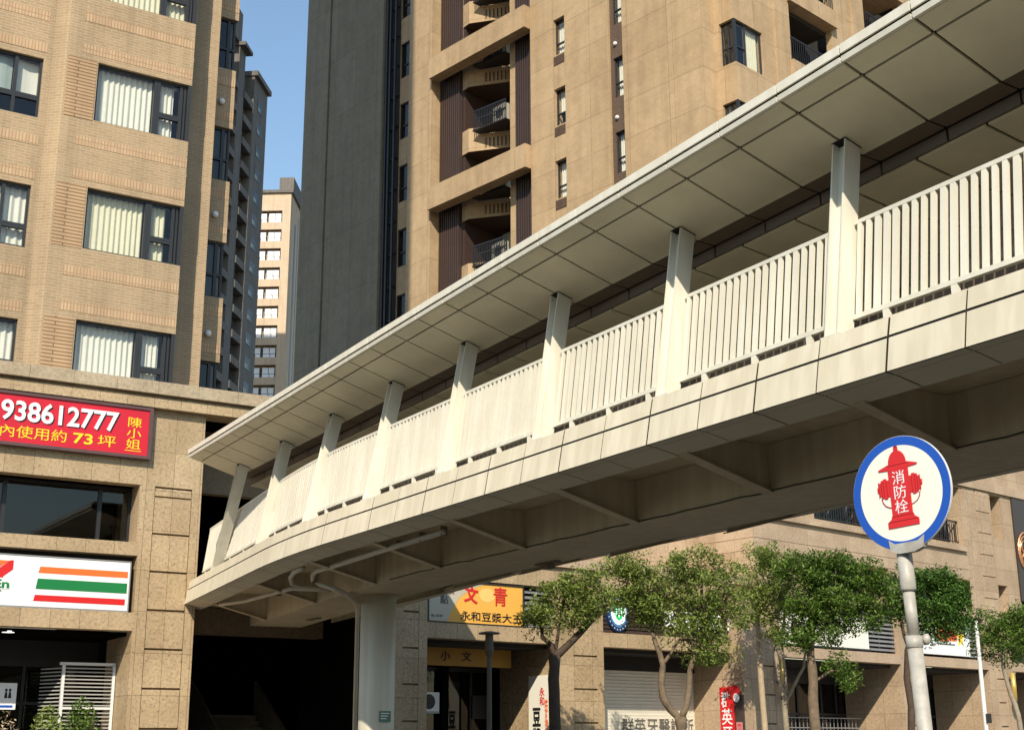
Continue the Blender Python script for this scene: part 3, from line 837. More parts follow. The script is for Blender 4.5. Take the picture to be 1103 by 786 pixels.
# railings: one panel per bay, slats leaning with the posts -------------------
def rail_bay(sa, sb, f, far):
    mb = MB()
    zb, zt, nb, nt = 5.435, 6.37, .335, .455
    def P(s, n, z): return BP(s, f([(n, z)])[0][0], z)
    def rail(z0, z1, n, w, s0=sa, s1=sb):
        k = max(1, int((s1 - s0) / .6))
        for i in range(k):
            a, b_ = s0 + (s1 - s0)*i/k, s0 + (s1 - s0)*(i+1)/k
            mb.hexa([P(a, n, z0), P(b_, n, z0), P(b_, n + w, z0), P(a, n + w, z0), P(a, n, z1), P(b_, n, z1), P(b_, n + w, z1), P(a, n + w, z1)])
    rail(zt - .012, zt + .028, nt - .02, .055)
    rail(zb - .045, zb, nb - .022, .06)
    n = max(3, int((sb - sa - .06) / .108)); st_ = (sb - sa) / n
    for i in range(n):
        s = sa + (i + .5) * st_
        w, d = .0265, .018
        mb.hexa([P(s-w, nb-d, zb), P(s+w, nb-d, zb), P(s+w, nb+d, zb), P(s-w, nb+d, zb), P(s-w, nt-d, zt-.012), P(s+w, nt-d, zt-.012), P(s+w, nt+d, zt-.012), P(s-w, nt+d, zt-.012)])
    o = mb.build('railing', M['bridge_white'], fb)
    k = 3
    for i in range(k):
        mb = MB()
        s = sa + (sb - sa) * (i + .5) / k
        mb.hexa([P(s-.035, nb-.02, 5.224), P(s+.035, nb-.02, 5.224), P(s+.035, nb+.02, 5.224), P(s-.035, nb+.02, 5.224), P(s-.035, nb-.02, zb-.046), P(s+.035, nb-.02, zb-.046), P(s+.035, nb+.02, zb-.046), P(s-.035, nb+.02, zb-.046)])
        mb.build('foot', M['bridge_white'], o)
ends = [S_A] + POST_S + [S_B - .5]
for a, b_ in zip(ends, ends[1:]):
    for f, far in (((lambda p: p), False), (mir, True)):
        rail_bay(a + .10, b_ - .10, f, far)
# toe kerbs of the walkway, coloured dark for the shadow gap, and a loose cable clipped along the girder
for f in ((lambda p: p), mir):
    mb = MB(); sweep(mb, f([(.60, 5.162), (.66, 5.162), (.66, 5.52), (.60, 5.52)]), S_A, S_B - .5, .6)
    mb.build('toe_kerb', M['gutter'], fb)
mb = MB(); rr = random.Random(3); cpts = []
s = S_A + .2
while s < 14.5:
    cpts.append(BP(s, 1.575 + rr.uniform(-.012, .012), 4.325 + rr.uniform(-.012, .008))); s += .31
mb.tube(cpts, .008, 5); mb.build('cable', M['joint'], fb)
# floor edge coloured near-black for the shade under the railing
mb = MB()
sweep(mb, [(.25, 5.165), (.60, 5.165), (.60, 5.20), (.25, 5.20)], S_A, S_B - .5, .6)
sweep(mb, mir([(.25, 5.165), (.60, 5.165), (.60, 5.20), (.25, 5.20)]), S_A, S_B - .5, .6)
mb.build('deck_edge', M['joint'], fb)

# pier and drain pipes
PS = 15.2
mb = MB(); c = (Matrix.Translation(fb.location) @ fb.rotation_euler.to_matrix().to_4x4()).inverted() @ at_z(408, 641, 4.298); c.z = 0
mb.tube([c, c + Vector((0, 0, 4.298))], .325, 40); pier = mb.build('pier', M['pier'], fb, smooth=False)
for p in pier.data.polygons: p.use_smooth = len(p.vertices) == 4
fbm = Matrix.Translation(fb.location) @ fb.rotation_euler.to_matrix().to_4x4(); fbi = fbm.inverted()
def L(px, py, z): return fbi @ at_z(px, py, z)
mb = MB()
dn = L(385, 668, 4.12); dn0 = Vector((dn.x, dn.y, 0.05))
mb.tube([L(478, 572.5, 4.56), L(410, 593, 4.56), L(362, 608.5, 4.56), L(341, 614.5, 4.55), L(337, 618, 4.54), L(337, 625, 4.50), L(345, 629, 4.40), L(362, 634.5, 4.28), L(372, 639, 4.235), L(377, 643.5, 4.22), L(382, 647, 4.20), L(385, 653, 4.17), dn, dn0], .045, 10)
mb.tube([L(327, 611.5, 4.60), L(317, 616, 4.57), L(312.8, 622, 4.55), L(314.5, 628.5, 4.52), L(324, 631.5, 4.50), L(342, 633, 4.47), L(356, 635.5, 4.46)], .04, 10)
mb.tube([L(237, 651, 4.58), L(264, 647, 4.57), L(290, 640, 4.54), L(314, 633.5, 4.50), L(340, 634.5, 4.475), L(358, 636.5, 4.46)], .04, 10)
mb.build('drain_pipe', M['pipe'], fb, smooth=True)
mb = MB()
for px, py, z in ((478, 571, 4.585), (455, 578, 4.585), (430, 586, 4.585), (300, 637.5, 4.57)):
    q = L(px, py, z); mb.box(q.x-.018, q.x+.018, q.y-.05, q.y+.05, q.z-.07, q.z+.06)
mb.build('pipe_bracket', M['gutter'], fb)
mb = MB()
fx = L(590, 606, 4.29); mb.box(fx.x-.28, fx.x+.28, fx.y-.06, fx.y+.06, 4.27, 4.298); mb.box(fx.x-.08, fx.x+.08, fx.y-.07, fx.y+.07, 4.20, 4.268)
fx = L(338, 666, 4.29); mb.box(fx.x-.28, fx.x+.28, fx.y-.06, fx.y+.06, 4.27, 4.298)
mb.build('soffit_lamp', M['gutter'], fb)
# small plate on the pier, facing the road
ang = math.atan2(0 - local_to_world(fb, c).y, .9 - local_to_world(fb, c).x)
pc = local_to_world(fb, c)
pl_ = root('number_plate', (pc.x + .335*math.cos(ang+.45), pc.y + .335*math.sin(ang+.45), 0), 90 - math.degrees(ang+.45) - 90, 'small green number plate fixed low on the white bridge pier', 'plate')
mb = MB(); mb.box(-.115, .115, -.006, .012, 2.03, 2.22); mb.build('plate', M['plate_green'], pl_)
mb = MB()
for k, wz in enumerate((2.17, 2.125, 2.08)): mb.box(-.085, .085 - .03*k, -.009, -.0062, wz, wz + .016)
mb.build('text_rows', M['sign_cream'], pl_)

# ================================================================== SHOP BUILDING (behind the bridge)
sb = root('shop_building', A_O, A_H, 'granite shop row with a roller shutter and yellow restaurant front behind the bridge pier', 'building')
def notched_pillar(parent, x0, x1, z1, nx0, nx1, zs, depth, mat):
    mb = MB()
    mb.box(x0, nx0, 0, depth, .126, z1); mb.box(nx1, x1, 0, depth, .126, z1)
    lv = [.126] + [v for z in sorted(zs) for v in (z - .022, z + .022)] + [z1]
    for a, b_ in zip(lv[::2], lv[1::2]): mb.box(nx0, nx1, .012, depth, a, b_)
    mb.box(nx0, nx1, .10, depth, .13, z1 - .01)
    return mb.build('pillar', mat, parent)
NZ = [3.84 - .835*k for k in range(4)]
notched_pillar(sb, -9.25, -8.31, 5.53, -9.0, -8.55, [4.68] + NZ, 2.4, M['granite'])
notched_pillar(sb, -4.31, -2.72, 5.53, -3.76, -2.93, NZ, 2.4, M['granite'])
mb = MB()
mb.box(-8.31, -4.31, 0, .4, 4.10, 4.47); mb.box(-2.72, 2.56, 0, .4, 4.10, 4.47)
mb.box(-9.25, 2.62, 0, .5, 5.53, 6.06)
mb.build('beam', M['granite_beam'], sb)
mb = MB(); mb.box(-9.3, 2.9, -.10, .5, 6.06, 6.30); mb.build('band_course', M['stone_band'], sb)
mb = MB(); mb.box(-9.3, 5.0, 1.75, 2.0, 6.3, 11.0); mb.box(-9.3, 5.0, .3, 1.9, 6.2, 6.32); mb.build('upper_wall', M['granite_B'], sb)
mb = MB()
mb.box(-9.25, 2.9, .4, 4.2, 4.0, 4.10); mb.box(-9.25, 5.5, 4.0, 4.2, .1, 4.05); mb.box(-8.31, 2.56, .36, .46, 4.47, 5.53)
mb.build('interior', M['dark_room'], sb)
mb = MB(); mb.box(-9.35, -9.25, 0.01, 4.2, .1, 6.2); mb.build('side_wall', M['passage_shade'], sb)  # wall coloured near-black to stand for passage shade
def hslats(parent, x0, x1, z0, z1, y, pitch, mat, frame_mat=None, name='louvre', th=.035):
    mb = MB(); n = int((z1 - z0) / pitch)
    for k in range(n):
        z = z0 + k*pitch
        mb.hexa([(x0, y, z), (x1, y, z), (x1, y+.07, z+.05), (x0, y+.07, z+.05), (x0, y, z+th), (x1, y, z+th), (x1, y+.07, z+.05+th), (x0, y+.07, z+.05+th)])
    for x in (x0, (x0+x1)/2, x1): mb.box(x-.02, x+.02, y+.071, y+.1, z0, z1)
    return mb.build(name, mat, parent)
hslats(sb, -5.28, -4.36, 4.50, 5.50, .1, .14, M['grey_metal'])
hslats(sb, -2.66, 2.54, 4.49, 5.50, .12, .105, M['louvre_brown'], th=.06)
# roller shutter with its lettering
mb = MB(); z = .13
while z < 3.6:
    mb.hexa([(-2.68, 1.5, z), (3.15, 1.5, z), (3.15, 1.56, z), (-2.68, 1.56, z), (-2.68, 1.475, z+.088), (3.15, 1.475, z+.088), (3.15, 1.56, z+.088), (-2.68, 1.56, z+.088)]); z += .092
sh = mb.build('roller_shutter', M['shutter'], sb)
mb = MB(); mb.box(-2.72, 3.2, 1.42, 1.9, 3.61, 4.0); mb.build('shutter_box', M['dark_room'], sh)
lettering('shutter_lettering', '群英牙醫診所', M['ink_grey'], sh, -.80, 1.98, 1.92, 2.34, 1.47, ext=.004, bold=.004)
# restaurant side: door screens and glass in the dark
mb = MB()
for x in (-8.2, -7.0, -6.0, -5.15, -4.5): mb.box(x, x+.08, 2.6, 2.7, .13, 3.5)
mb.box(-8.2, -4.4, 2.6, 2.7, 3.5, 3.6)
mb.box(-5.1, -4.5, 2.55, 2.6, 2.3, 2.9)
sfr = mb.build('shop_front', M['frame'], sb)
mb = MB(); mb.box(-8.2, -4.4, 2.65, 2.66, .13, 3.5); mb.build('pane', M['glass_dark'], sfr)

def A(u, d, z): return local_to_world(sb, (u, d, z))
# ---- yellow restaurant sign
ys = root('restaurant_sign', A(0, .02, 0), A_H, 'large yellow restaurant sign with red characters, pale left end, above the beam', 'sign')
mb = MB(); mb.box(-8.27, -5.40, 0, .2, 4.50, 5.47); mb.build('face', M['sign_yellow'], ys)
mb = MB(); mb.prism([(-8.26, 4.51), (-7.72, 4.51), (-7.60, 4.78), (-7.36, 5.10), (-7.02, 5.32), (-6.6, 5.46), (-8.26, 5.46)], -.004, 0); mb.build('shaded_pale_field', paint('shaded_sign_field', (.50, .45, .35), .4, .08, 1.0), ys)  # white end dulled to beige, its shade mixed into the colour
mb = MB(); mb.disc(-6.52, 5.20, .24, .17, -.003, 0, 28)
mb.build('pale_disc', paint('pale_yellow', (.84, .55, .17), .4, .04), ys)
mb = MB()
for q in ((-8.31, -5.37, 4.47, 4.498), (-8.31, -5.37, 5.472, 5.50)): mb.box(q[0], q[1], -.03, .22, q[2], q[3])
mb.box(-5.398, -5.37, -.03, .22, 4.498, 5.472); mb.box(-8.31, -8.272, -.03, .22, 4.498, 5.472); mb.build('frame', M['frame'], ys)
lettering('red_text_left', '文', M['sign_red'], ys, -7.22, -6.80, 4.98, 5.40, -.005, bold=.03, rot=-.12)
lettering('red_text_right', '青', M['sign_red'], ys, -6.33, -5.90, 4.96, 5.42, -.005, bold=.012)
lettering('name_text', '永和豆漿大王', M['ink'], ys, -7.34, -5.44, 4.555, 4.78, -.005, bold=.006)
lettering('grey_text', '特', M['ink_grey'], ys, -8.16, -7.95, 5.12, 5.34, -.006, bold=.01)
lettering('grey_text', '製', M['ink_grey'], ys, -7.72, -7.52, 5.16, 5.36, -.006, bold=.01)
lettering('grey_text', '點', M['ink_grey'], ys, -7.94, -7.70, 4.92, 5.14, -.006, bold=.01)
lettering('phone_text', '06-2347', M['ink_grey'], ys, -8.2, -7.86, 4.60, 4.66, -.006)
# ---- ochre sign under the beam
os_ = root('shop_sign', A(0, 1.4, 0), A_H, 'dim ochre shop sign with small dark characters hanging under the beam', 'sign')
mb = MB(); mb.box(-7.62, -4.70, 0, .15, 3.56, 4.02); mb.build('face', M['sign_ochre'], os_)
lettering('text', '小', M['bark_dark'], os_, -6.95, -6.65, 3.68, 3.93, -.002, bold=.02)
lettering('text', '文', M['bark_dark'], os_, -6.30, -5.98, 3.68, 3.93, -.002, bold=.02)
# ---- air conditioner
def ac_unit(loc, h, lab, w=.78, hh=.55, group=None):
    r_ = root('air_conditioner', loc, h, lab, 'air conditioner', group)
    mb = MB(); mb.box(-w/2, w/2, 0, .28, 0, hh); b_ = mb.build('casing', M['white_metal'], r_)
    mb = MB(); mb.disc(-w*.12, hh/2, hh*.40, hh*.40, -.006, 0, 24); mb.build('fan_grille', M['black_metal'], r_)
    mb = MB(); mb.box(-w/2, w/2, -.004, .27, -.05, -.002); mb.build('bracket', M['grey_metal'], r_)
    return r_
ac_unit(A(-7.08, 1.6, 2.45), A_H, 'white outdoor air conditioner unit hung in the dark doorway under the ochre sign', .5, .46)
# ---- lamp post with flat head in front of the restaurant
lp = root('street_lamp', at_Y(527, 786, 30.5) * Vector((1, 1, 0)) if False else Vector((at_Y(527, 740, 30.5).x, 30.5, .126)), 0, 'slim dark lamp post with flat round head before the restaurant', 'lamp post')
mb = MB(); mb.tube([(0, 0, 0), (0, 0, 3.75)], [.065, .05], 12); mb.build('pole', M['lamp_brown'], lp)
mb = MB(); mb.tube([(0, 0, 3.40), (0, 0, 3.52), (0, 0, 3.86)], [.065, .10, .09], 14); mb.build('lamp_body', M['lamp_brown'], lp)
mb = MB(); mb.tube([(0, 0, 3.88), (0, 0, 3.91), (0, 0, 3.94)], [.24, .23, .08], 24); mb.build('lamp_head', M['lamp_brown'], lp)
# ---- jamb sign: faces left, stands on the reveal of the pillar
def jamb_root(name, u, d, lab, cat):    # local x runs outwards along the reveal, -y faces left
    return root(name, local_to_world(sb, (u, d, 0)), A_H + 90 - 0, lab, cat)
js = jamb_root('menu_sign', -4.335, .06, 'tall cream vertical sign with black calligraphy behind the dark tree trunk', 'sign')
# x axis heading A_H+90 points out of the wall; so the reveal runs from x=-1.3 (deep) to 0 (front)
mb = MB(); mb.box(-1.05, -.02, -.02, .02, .9, 3.35); mb.build('board', M['sign_cream'], js)
lettering('calligraphy', '豆\n漿', M['ink'], js, -.90, -.55, 1.55, 2.55, -.022, bold=.03)
lettering('small_text', '燒\n餅\n油\n條\n蛋\n餅', M['sign_orange'], js, -.40, -.27, 1.4, 2.75, -.022, bold=.02)
lettering('red_text', '永\n和', M['sign_red'], js, -.60, -.40, 2.6, 3.05, -.022, bold=.01)
# ---- dental clinic: lit oval emblem and lettering on the slats
ov = root('oval_emblem', A(-2.13, .03, 0), A_H, 'oval blue rimmed lightbox with glowing green and white emblem', 'sign')
mb = MB(); mb.disc(0, 5.02, .40, .50, 0, .10, 48); mb.build('rim', M['sign_navy'], ov)
mb = MB(); mb.disc(0, 5.02, .315, .40, -.008, 0, 44); mb.build('ring', paint('emblem_ring', (.08, .20, .42), .3, .05), ov)
mb = MB(); mb.disc(0, 5.04, .27, .345, -.014, -.0082, 44); mb.build('field', M['lit_white'], ov)
mb = MB()
mb.prism([(-.20, 5.30), (-.17, 5.05), (-.10, 4.86), (.0, 4.80), (.10, 4.86), (.17, 5.05), (.20, 5.30), (.09, 5.36), (.0, 5.31), (-.09, 5.36)], -.019, -.0142)
mb.build('tooth_shape', M['lit_green'], ov)
mb = MB()
for x in (-.09, 0, .09): mb.box(x-.016, x+.016, -.024, -.0192, 4.9 + abs(x)*.8, 5.2)
mb.build('light_bars', M['lit_white'], ov)
def ovtext(n_=22):
    mb = MB()
    for k in range(n_):
        w = 2*math.pi*k/n_; x, z = .357*math.cos(w), 5.02 + .452*math.sin(w)
        mb.disc(x, z, .014, .02, -.004, 0, 6)
    return mb
ovtext().build('rim_marks', M['sign_white'], ov)
cl = root('clinic_lettering', A(0, .06, 0), A_H, 'white metal clinic characters mounted on dark brown slats behind the tree', 'lettering')
mb = MB(); mb.box(-1.05, 2.5, .02, .05, 4.70, 4.73); mb.box(-1.05, 2.5, .02, .05, 5.16, 5.19); mb.build('rail', M['louvre_brown'], cl)
xs = -1.02
for ch in '群英牙醫診所':
    lettering('character', ch, M['sign_white'], cl, xs, xs + .44, 4.73, 5.17, .018, ext=.03, bold=.006); xs += .62
# ---- red vertical sign and dark board on the right reveal
JB = Vector(B_O) + Vector((math.sin(R(B_H)), math.cos(R(B_H)), 0)) * -4.90
rs = root('vertical_sign', JB, B_H + 90, 'red vertical sign with white characters and a red and white ball on top', 'sign')
mb = MB(); mb.box(-.80, -.32, -.05, .03, .9, 3.18); mb.build('board', M['sign_red'], rs)
lettering('characters', '群\n英\n牙\n醫', M['sign_white'], rs, -.75, -.37, 1.22, 3.06, -.052, bold=.008)
mb = MB(); mb.disc(-.24, 3.04, .17, .19, -.09, -.051, 30); mb.build('red_ball', M['sign_red'], rs)
mb = MB(); mb.disc(-.17, 2.88, .11, .12, -.095, -.0905, 26); mb.build('white_ball', M['sign_white'], rs)
db = root('notice_board', JB, B_H + 90, 'dark narrow board with a small pink plate beside the red vertical sign', 'board')
mb = MB(); mb.box(-.30, .0, -.03, .03, 1.0, 2.95); mb.build('board', paint('dark_board', (.055, .04, .035), .4, .1), db)
mb = MB(); mb.box(-.26, -.04, -.036, -.0305, 1.85, 2.22); mb.build('pink_plate', paint('pink_plate', (.55, .22, .22), .4, .05), db)
lettering('plate_text', '門\n診', M['sign_red'], db, -.21, -.09, 1.9, 2.17, -.037, ext=.002, bold=.02)

# ================================================================== HOSPITAL-LIKE BUILDING ON THE RIGHT
hb = root('corner_building', B_O, B_H, 'buff stone corner building with recessed windows, iron railings and pilasters at lower right', 'building')
NB = [3.78 - .80*k for k in range(4)]
notched_pillar(hb, -4.86, -3.08, 5.80, -3.95, -3.42, NB + [4.62, 5.4], 2.2, M['granite_B'])
notched_pillar(hb, 3.17, 4.42, 5.80, 3.52, 4.0, NB + [4.62, 5.4], 2.2, M['granite_B'])
notched_pillar(hb, 8.61, 10.25, 5.80, 9.12, 9.65, NB + [4.62, 5.4], 2.2, M['granite_B'])
notched_pillar(hb, 14.6, 16.2, 5.80, 15.1, 15.6, NB, 2.2, M['granite_B'])
mb = MB()
for a, b_ in ((-3.08, 3.17), (4.42, 8.61), (10.25, 14.6)): mb.box(a, b_, 0, .4, 4.07, 4.38)
mb.build('beam', M['stone_band'], hb)
mb = MB()
ops = [(-1.5, 2.9, 5.98, 7.08), (4.42, 8.45, 5.98, 7.08), (9.75, 10.5, 5.98, 7.08), (11.4, 14.4, 5.98, 7.08), (-1.0, 2.9, 8.32, 10.35), (3.6, 7.76, 8.32, 10.35), (9.85, 10.6, 8.75, 10.35), (11.4, 16, 7.0, 10.35)]
wall_grid(mb, -4.05, 18, 5.80, 12.6, 0, .55, ops)
mb.box(-4.05, -3.5, .55, 6.0, 5.8, 12.6)
mb.build('wall', M['granite_B'], hb)
mb = MB()
for a, b_ in ((-4.15, 7.76),):
    mb.box(a, b_, -.11, .3, 8.07, 8.22)
mb.box(-4.15, -3.9, .3, 4, 8.07, 8.22)
mb.box(-4.12, 18, -.10, .5, 10.42, 10.72)
mb.build('ledge', M['stone_band'], hb)
mb = MB()      # shadow joints in the spandrel
mb.box(-4.06, 8.6, -.012, .0, 7.46, 7.93); mb.box(-4.062, -4.05, -.012, 4, 7.46, 7.93); 
mb.box(-4.06, 8.6, -.012, .0, 7.10, 7.425); mb.box(-4.062, -4.05, -.012, 4, 7.10, 7.425)
mb.build('spandrel_panel', M['stone_band'], hb)
mb = MB()
mb.box(7.9, 8.75, -.02, 0, 5.81, 10.4); mb.box(9.72, 9.80, -.02, 0, 5.81, 10.4)
for k in range(6):
    zt = 10.38 - .77*k
    mb.box(8.80, 9.68, -.035, 0, zt - .735, zt)
mb.build('pilaster', M['granite_B'], hb)
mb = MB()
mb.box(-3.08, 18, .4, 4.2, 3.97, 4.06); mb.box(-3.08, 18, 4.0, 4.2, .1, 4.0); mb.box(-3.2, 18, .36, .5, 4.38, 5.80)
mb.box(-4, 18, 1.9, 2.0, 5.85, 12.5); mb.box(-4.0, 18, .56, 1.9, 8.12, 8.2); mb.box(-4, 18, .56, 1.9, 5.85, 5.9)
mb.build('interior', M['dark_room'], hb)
hslats(hb, 1.58, 3.13, 4.46, 5.75, .14, .135, M['grey_metal'])
hslats(hb, 7.62, 8.56, 4.46, 5.75, .14, .135, M['grey_metal'])
for (a, b_, z0, z1, bv) in ((-1.5, 2.9, 5.98, 7.08, (0.0, 1.5)), (4.42, 8.45, 5.98, 7.08, (5.8, 7.1)), (9.75, 10.5, 5.98, 7.08, ()), (-1.0, 2.9, 8.32, 10.35, (0.4, 1.6)), (3.6, 7.76, 8.32, 10.35, (5.0, 6.4)), (9.85, 10.6, 8.75, 10.35, ())):
    window(hb, a, b_, z0, z1, .62, bars_v=bv, gl=M['glass_dark'], room=False)
for a, b_ in ((-1.0, 2.9), (3.6, 7.76)):
    mb = MB(); mb.box(a, b_, .18, .22, 9.12, 9.17); mb.box(a, b_, .18, .22, 8.42, 8.45)
    n = int((b_ - a) / .13)
    for k in range(n + 1): mb.box(a + k*.13, a + k*.13 + .022, .19, .21, 8.45, 9.12)
    for c_ in (a + .9, a + 2.2, a + 3.5):
        if c_ < b_ - .2:
            pts = [(c_ + .17*math.cos(w*.4), .2, 8.78 + .24*math.sin(w*.4)) for w in range(17)]; mb.tube(pts, .02, 6)
    mb.build('railing', M['black_metal'], hb)
for a, b_, xs_ in ((-3.08, 3.17, (-2.0, -.7, .55, 1.8, 2.6)), (4.42, 8.61, (5.0, 5.9, 6.75)), (10.25, 14.6, (11.2, 12.3, 13.4))):
    mb = MB(); yy = 2.2
    for x in xs_: mb.box(x, x + .09, yy, yy + .1, .13, 3.5)
    mb.box(a, b_, yy, yy + .1, 3.5, 3.62); mb.box(a, b_, yy, yy + .1, 2.5, 2.58); mb.box(a, b_, yy + .02, yy + .08, 3.62, 3.97)
    sfo = mb.build('shop_front', M['frame'], hb)
    mb = MB(); mb.box(a, b_, yy + .04, yy + .05, .13, 3.5); mb.build('pane', M['glass_dark'], sfo)
mb = MB()
for k in range(30): mb.box(-3.0 + k*.2, -2.985 + k*.2, 1.6, 1.62, .13, 2.4)
for z in (2.4, 2.1): mb.box(-3.08, 3.1, 1.59, 1.63, z, z + .03)
mb.build('grille', M['grey_metal'], hb)
def Bp(u, d, z): return local_to_world(hb, (u, d, z))
ws = root('shop_sign', Bp(0, .03, 0), B_H, 'white shop sign with red cartoon-style characters and a yellow star', 'sign')
mb = MB(); mb.box(4.47, 7.56, 0, .18, 4.47, 5.66); mb.build('face', M['sign_white'], ws)
mb = MB(); mb.prism([(5.55, 4.92), (6.75, 4.95), (6.80, 5.52), (6.2, 5.62), (5.5, 5.5)], -.004, 0); mb.build('orange_patch', M['sign_orange'], ws)
lettering('red_text', '燒肉', M['sign_red'], ws, 5.56, 6.74, 5.0, 5.58, -.006, bold=.05)
mb = MB()
star = []
for k in range(10):
    w = math.pi/2 + k*math.pi/5; r_ = .30 if k % 2 == 0 else .13
    star.append((6.98 + r_*math.cos(w), 5.08 + r_*1.25*math.sin(w)))
mb.prism(star, -.005, 0); mb.build('star', M['yellow'], ws)
mb = MB(); mb.box(5.7, 6.6, -.004, 0, 4.80, 4.85); mb.build('caption_bar', M['ink_grey'], ws)
wg = root('shop_sign', Bp(0, .03, 0), B_H, 'pale beige blank signboard behind the dense tree, left of the louvre', 'sign')
mb = MB(); mb.box(-2.9, 1.50, 0, .18, 4.47, 5.4); mb.build('face', M['sign_cream'], wg)
mb = MB(); mb.box(-2.95, 1.55, -.02, .2, 4.42, 4.465); mb.build('frame', M['frame'], wg)
es = root('emblem_sign', Bp(0, -.06, 0), B_H, 'tall dark sign panel with a round copper outline emblem at the right edge', 'sign')
mb = MB(); mb.box(11.35, 16.0, 0, .3, 6.6, 10.38); mb.build('panel', paint('dark_panel', (.04, .028, .026), .35, .1), es)
mb = MB()
def ring(mb, cx, cz, r, w=.022):
    mb.tube([(cx + r*math.cos(2*math.pi*k/28), -.02, cz + r*1.25*math.sin(2*math.pi*k/28)) for k in range(29)], w, 6)
ring(mb, 12.02, 8.45, .56, .035); ring(mb, 12.02, 8.45, .45)
ring(mb, 11.86, 8.62, .16); ring(mb, 12.16, 8.60, .17); ring(mb, 12.0, 8.24, .19)
mb.tube([(11.65, -.02, 8.2), (11.85, -.02, 8.4), (12.05, -.02, 8.75), (12.3, -.02, 8.9)], .022, 6)
mb.build('emblem', M['copper'], es)
# wall sconces
scn = None
for k, (u, lab) in enumerate(((-3.30, 'yellow tubular wall sconce on the pilaster left of the dense tree'), (9.85, 'yellow tubular wall sconce on the pilaster near the right edge'))):
    if scn is None:
        scn = root('wall_sconce', Bp(u, 0, 0), B_H, lab, 'wall lamp', 'tubular sconces on the pilasters')
        mb = MB(); mb.tube([(0, -.2, 3.02), (0, -.2, 4.0)], .085, 16); mb.build('tube', M['brass'], scn, smooth=True)
        mb = MB(); mb.tube([(0, -.2, 2.70), (0, -.2, 2.86), (0, -.2, 3.02)], [.05, .10, .095], 14); mb.box(-.04, .04, -.2, .0, 3.3, 3.38); mb.box(-.04, .04, -.2, 0, 3.7, 3.78); mb.build('bracket', M['black_metal'], scn)
    else:
        o = copy_tree(scn); o.location = Bp(u, 0, 0); tag(o, lab)

# ================================================================== TALL TOWER
tw = root('apartment_tower', (1.85, 52.0, 0), 137, 'tall tan tiled residential tower with brown louvres and beams, half in shadow', 'building')
TZ0, TZ1 = 6.0, 50.0
def lv(z0, dz=3.3, lo=15.0, hi=48.0):
    k = int((lo - z0) // dz); out = []
    z = z0 + dz*k
    while z < hi:
        if z > lo: out.append(z)
        z += dz
    return out
mb = MB()
mb.box(-18.95, -16.82, 0, 1, TZ0, TZ1); mb.box(-16.74, -15.3, .06, 1, TZ0, TZ1); mb.box(-15.26, -12.15, .02, 1, TZ0, TZ1); mb.box(-16.82, -16.74, .15, 1, TZ0, TZ1); mb.box(-15.3, -15.26, .12, 1, TZ0, TZ1)
mb.box(-18.95, -18.6, 1, 14, TZ0, TZ1)
mb.build('grey_wall', M['tower_grey'], tw)
WT = lv(31.95)      # tops of the shaded windows
mb = MB()
wall_grid(mb, -11.1, -9.95, TZ0, TZ1, .35, .7, [(-11.08, -10.0, z - 1.9, z) for z in WT])
mb.box(-9.95, -8.2, 0, 1.2, TZ0, TZ1)
W1 = lv(31.72)
wall_grid(mb, -1.45, 3.19, TZ0, TZ1, 0, .5, [(.0, .66, z - 1.72, z) for z in W1])
mb.box(-1.45, -1.2, .5, 3.0, TZ0, TZ1)
mb.box(3.94, 6.55, 0, .5, TZ0, TZ1); mb.box(6.58, 8.0, 0, .5, TZ0, TZ1); mb.box(6.55, 6.58, .02, .5, TZ0, TZ1)
mb.box(7.7, 8.0, .5, 1.3, TZ0, TZ1)
mb.build('wall', M['tower'], tw)
mb = MB()
W2 = lv(28.58)
wall_grid(mb, 3.19, 3.94, TZ0, TZ1, .10, .45, [(3.34, 3.86, z - 1.78, z) for z in W2])
mb.build('brown_strip', M['tower_brown'], tw)
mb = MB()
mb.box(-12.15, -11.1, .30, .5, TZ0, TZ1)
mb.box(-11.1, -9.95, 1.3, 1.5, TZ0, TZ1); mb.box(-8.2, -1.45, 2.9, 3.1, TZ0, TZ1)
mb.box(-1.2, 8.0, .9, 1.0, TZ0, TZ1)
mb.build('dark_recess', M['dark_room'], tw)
mb = MB()
for x in (-11.98, -11.72, -11.30): mb.box(x, x + .11, .10, .20, TZ0, TZ1)
z = TZ0
while z < TZ1: mb.box(-12.14, -11.11, .20, .28, z, z + .10); z += 1.65
mb.build('pipe_shaft', M['black_metal'], tw)
# beams bridging every second floor
for z in (18.6, 25.28, 31.93, 38.6):
    mb = MB(); mb.box(-8.0, -1.448, -.36, .22, z, z + 1.08); mb.build('beam', M['tower'], tw)
# vertical slat louvres
for x0, x1 in ((-8.2, -6.75), (-2.98, -1.45)):
    mb = MB(); mb.box(x0, x1, .62, .68, TZ0, TZ1)
    x = x0 + .03
    while x < x1 - .06: mb.box(x, x + .085, .5, .62, TZ0, TZ1); x += .145
    mb.build('louvre', M['louvre_brown'], tw)
mb = MB(); mb.box(-3.42, -2.98, .62, 1.4, TZ0, TZ1); mb.build('balcony_pier', M['tower'], tw)
mb = MB(); mb.box(-6.75, -6.6, .72, 2.9, TZ0, TZ1); mb.box(-3.0, -2.98, 1.4, 2.9, TZ0, TZ1); mb.build('balcony_shade_side', M['louvre_brown'], tw)  # dark brown sides stand in for the shade of the balcony voids
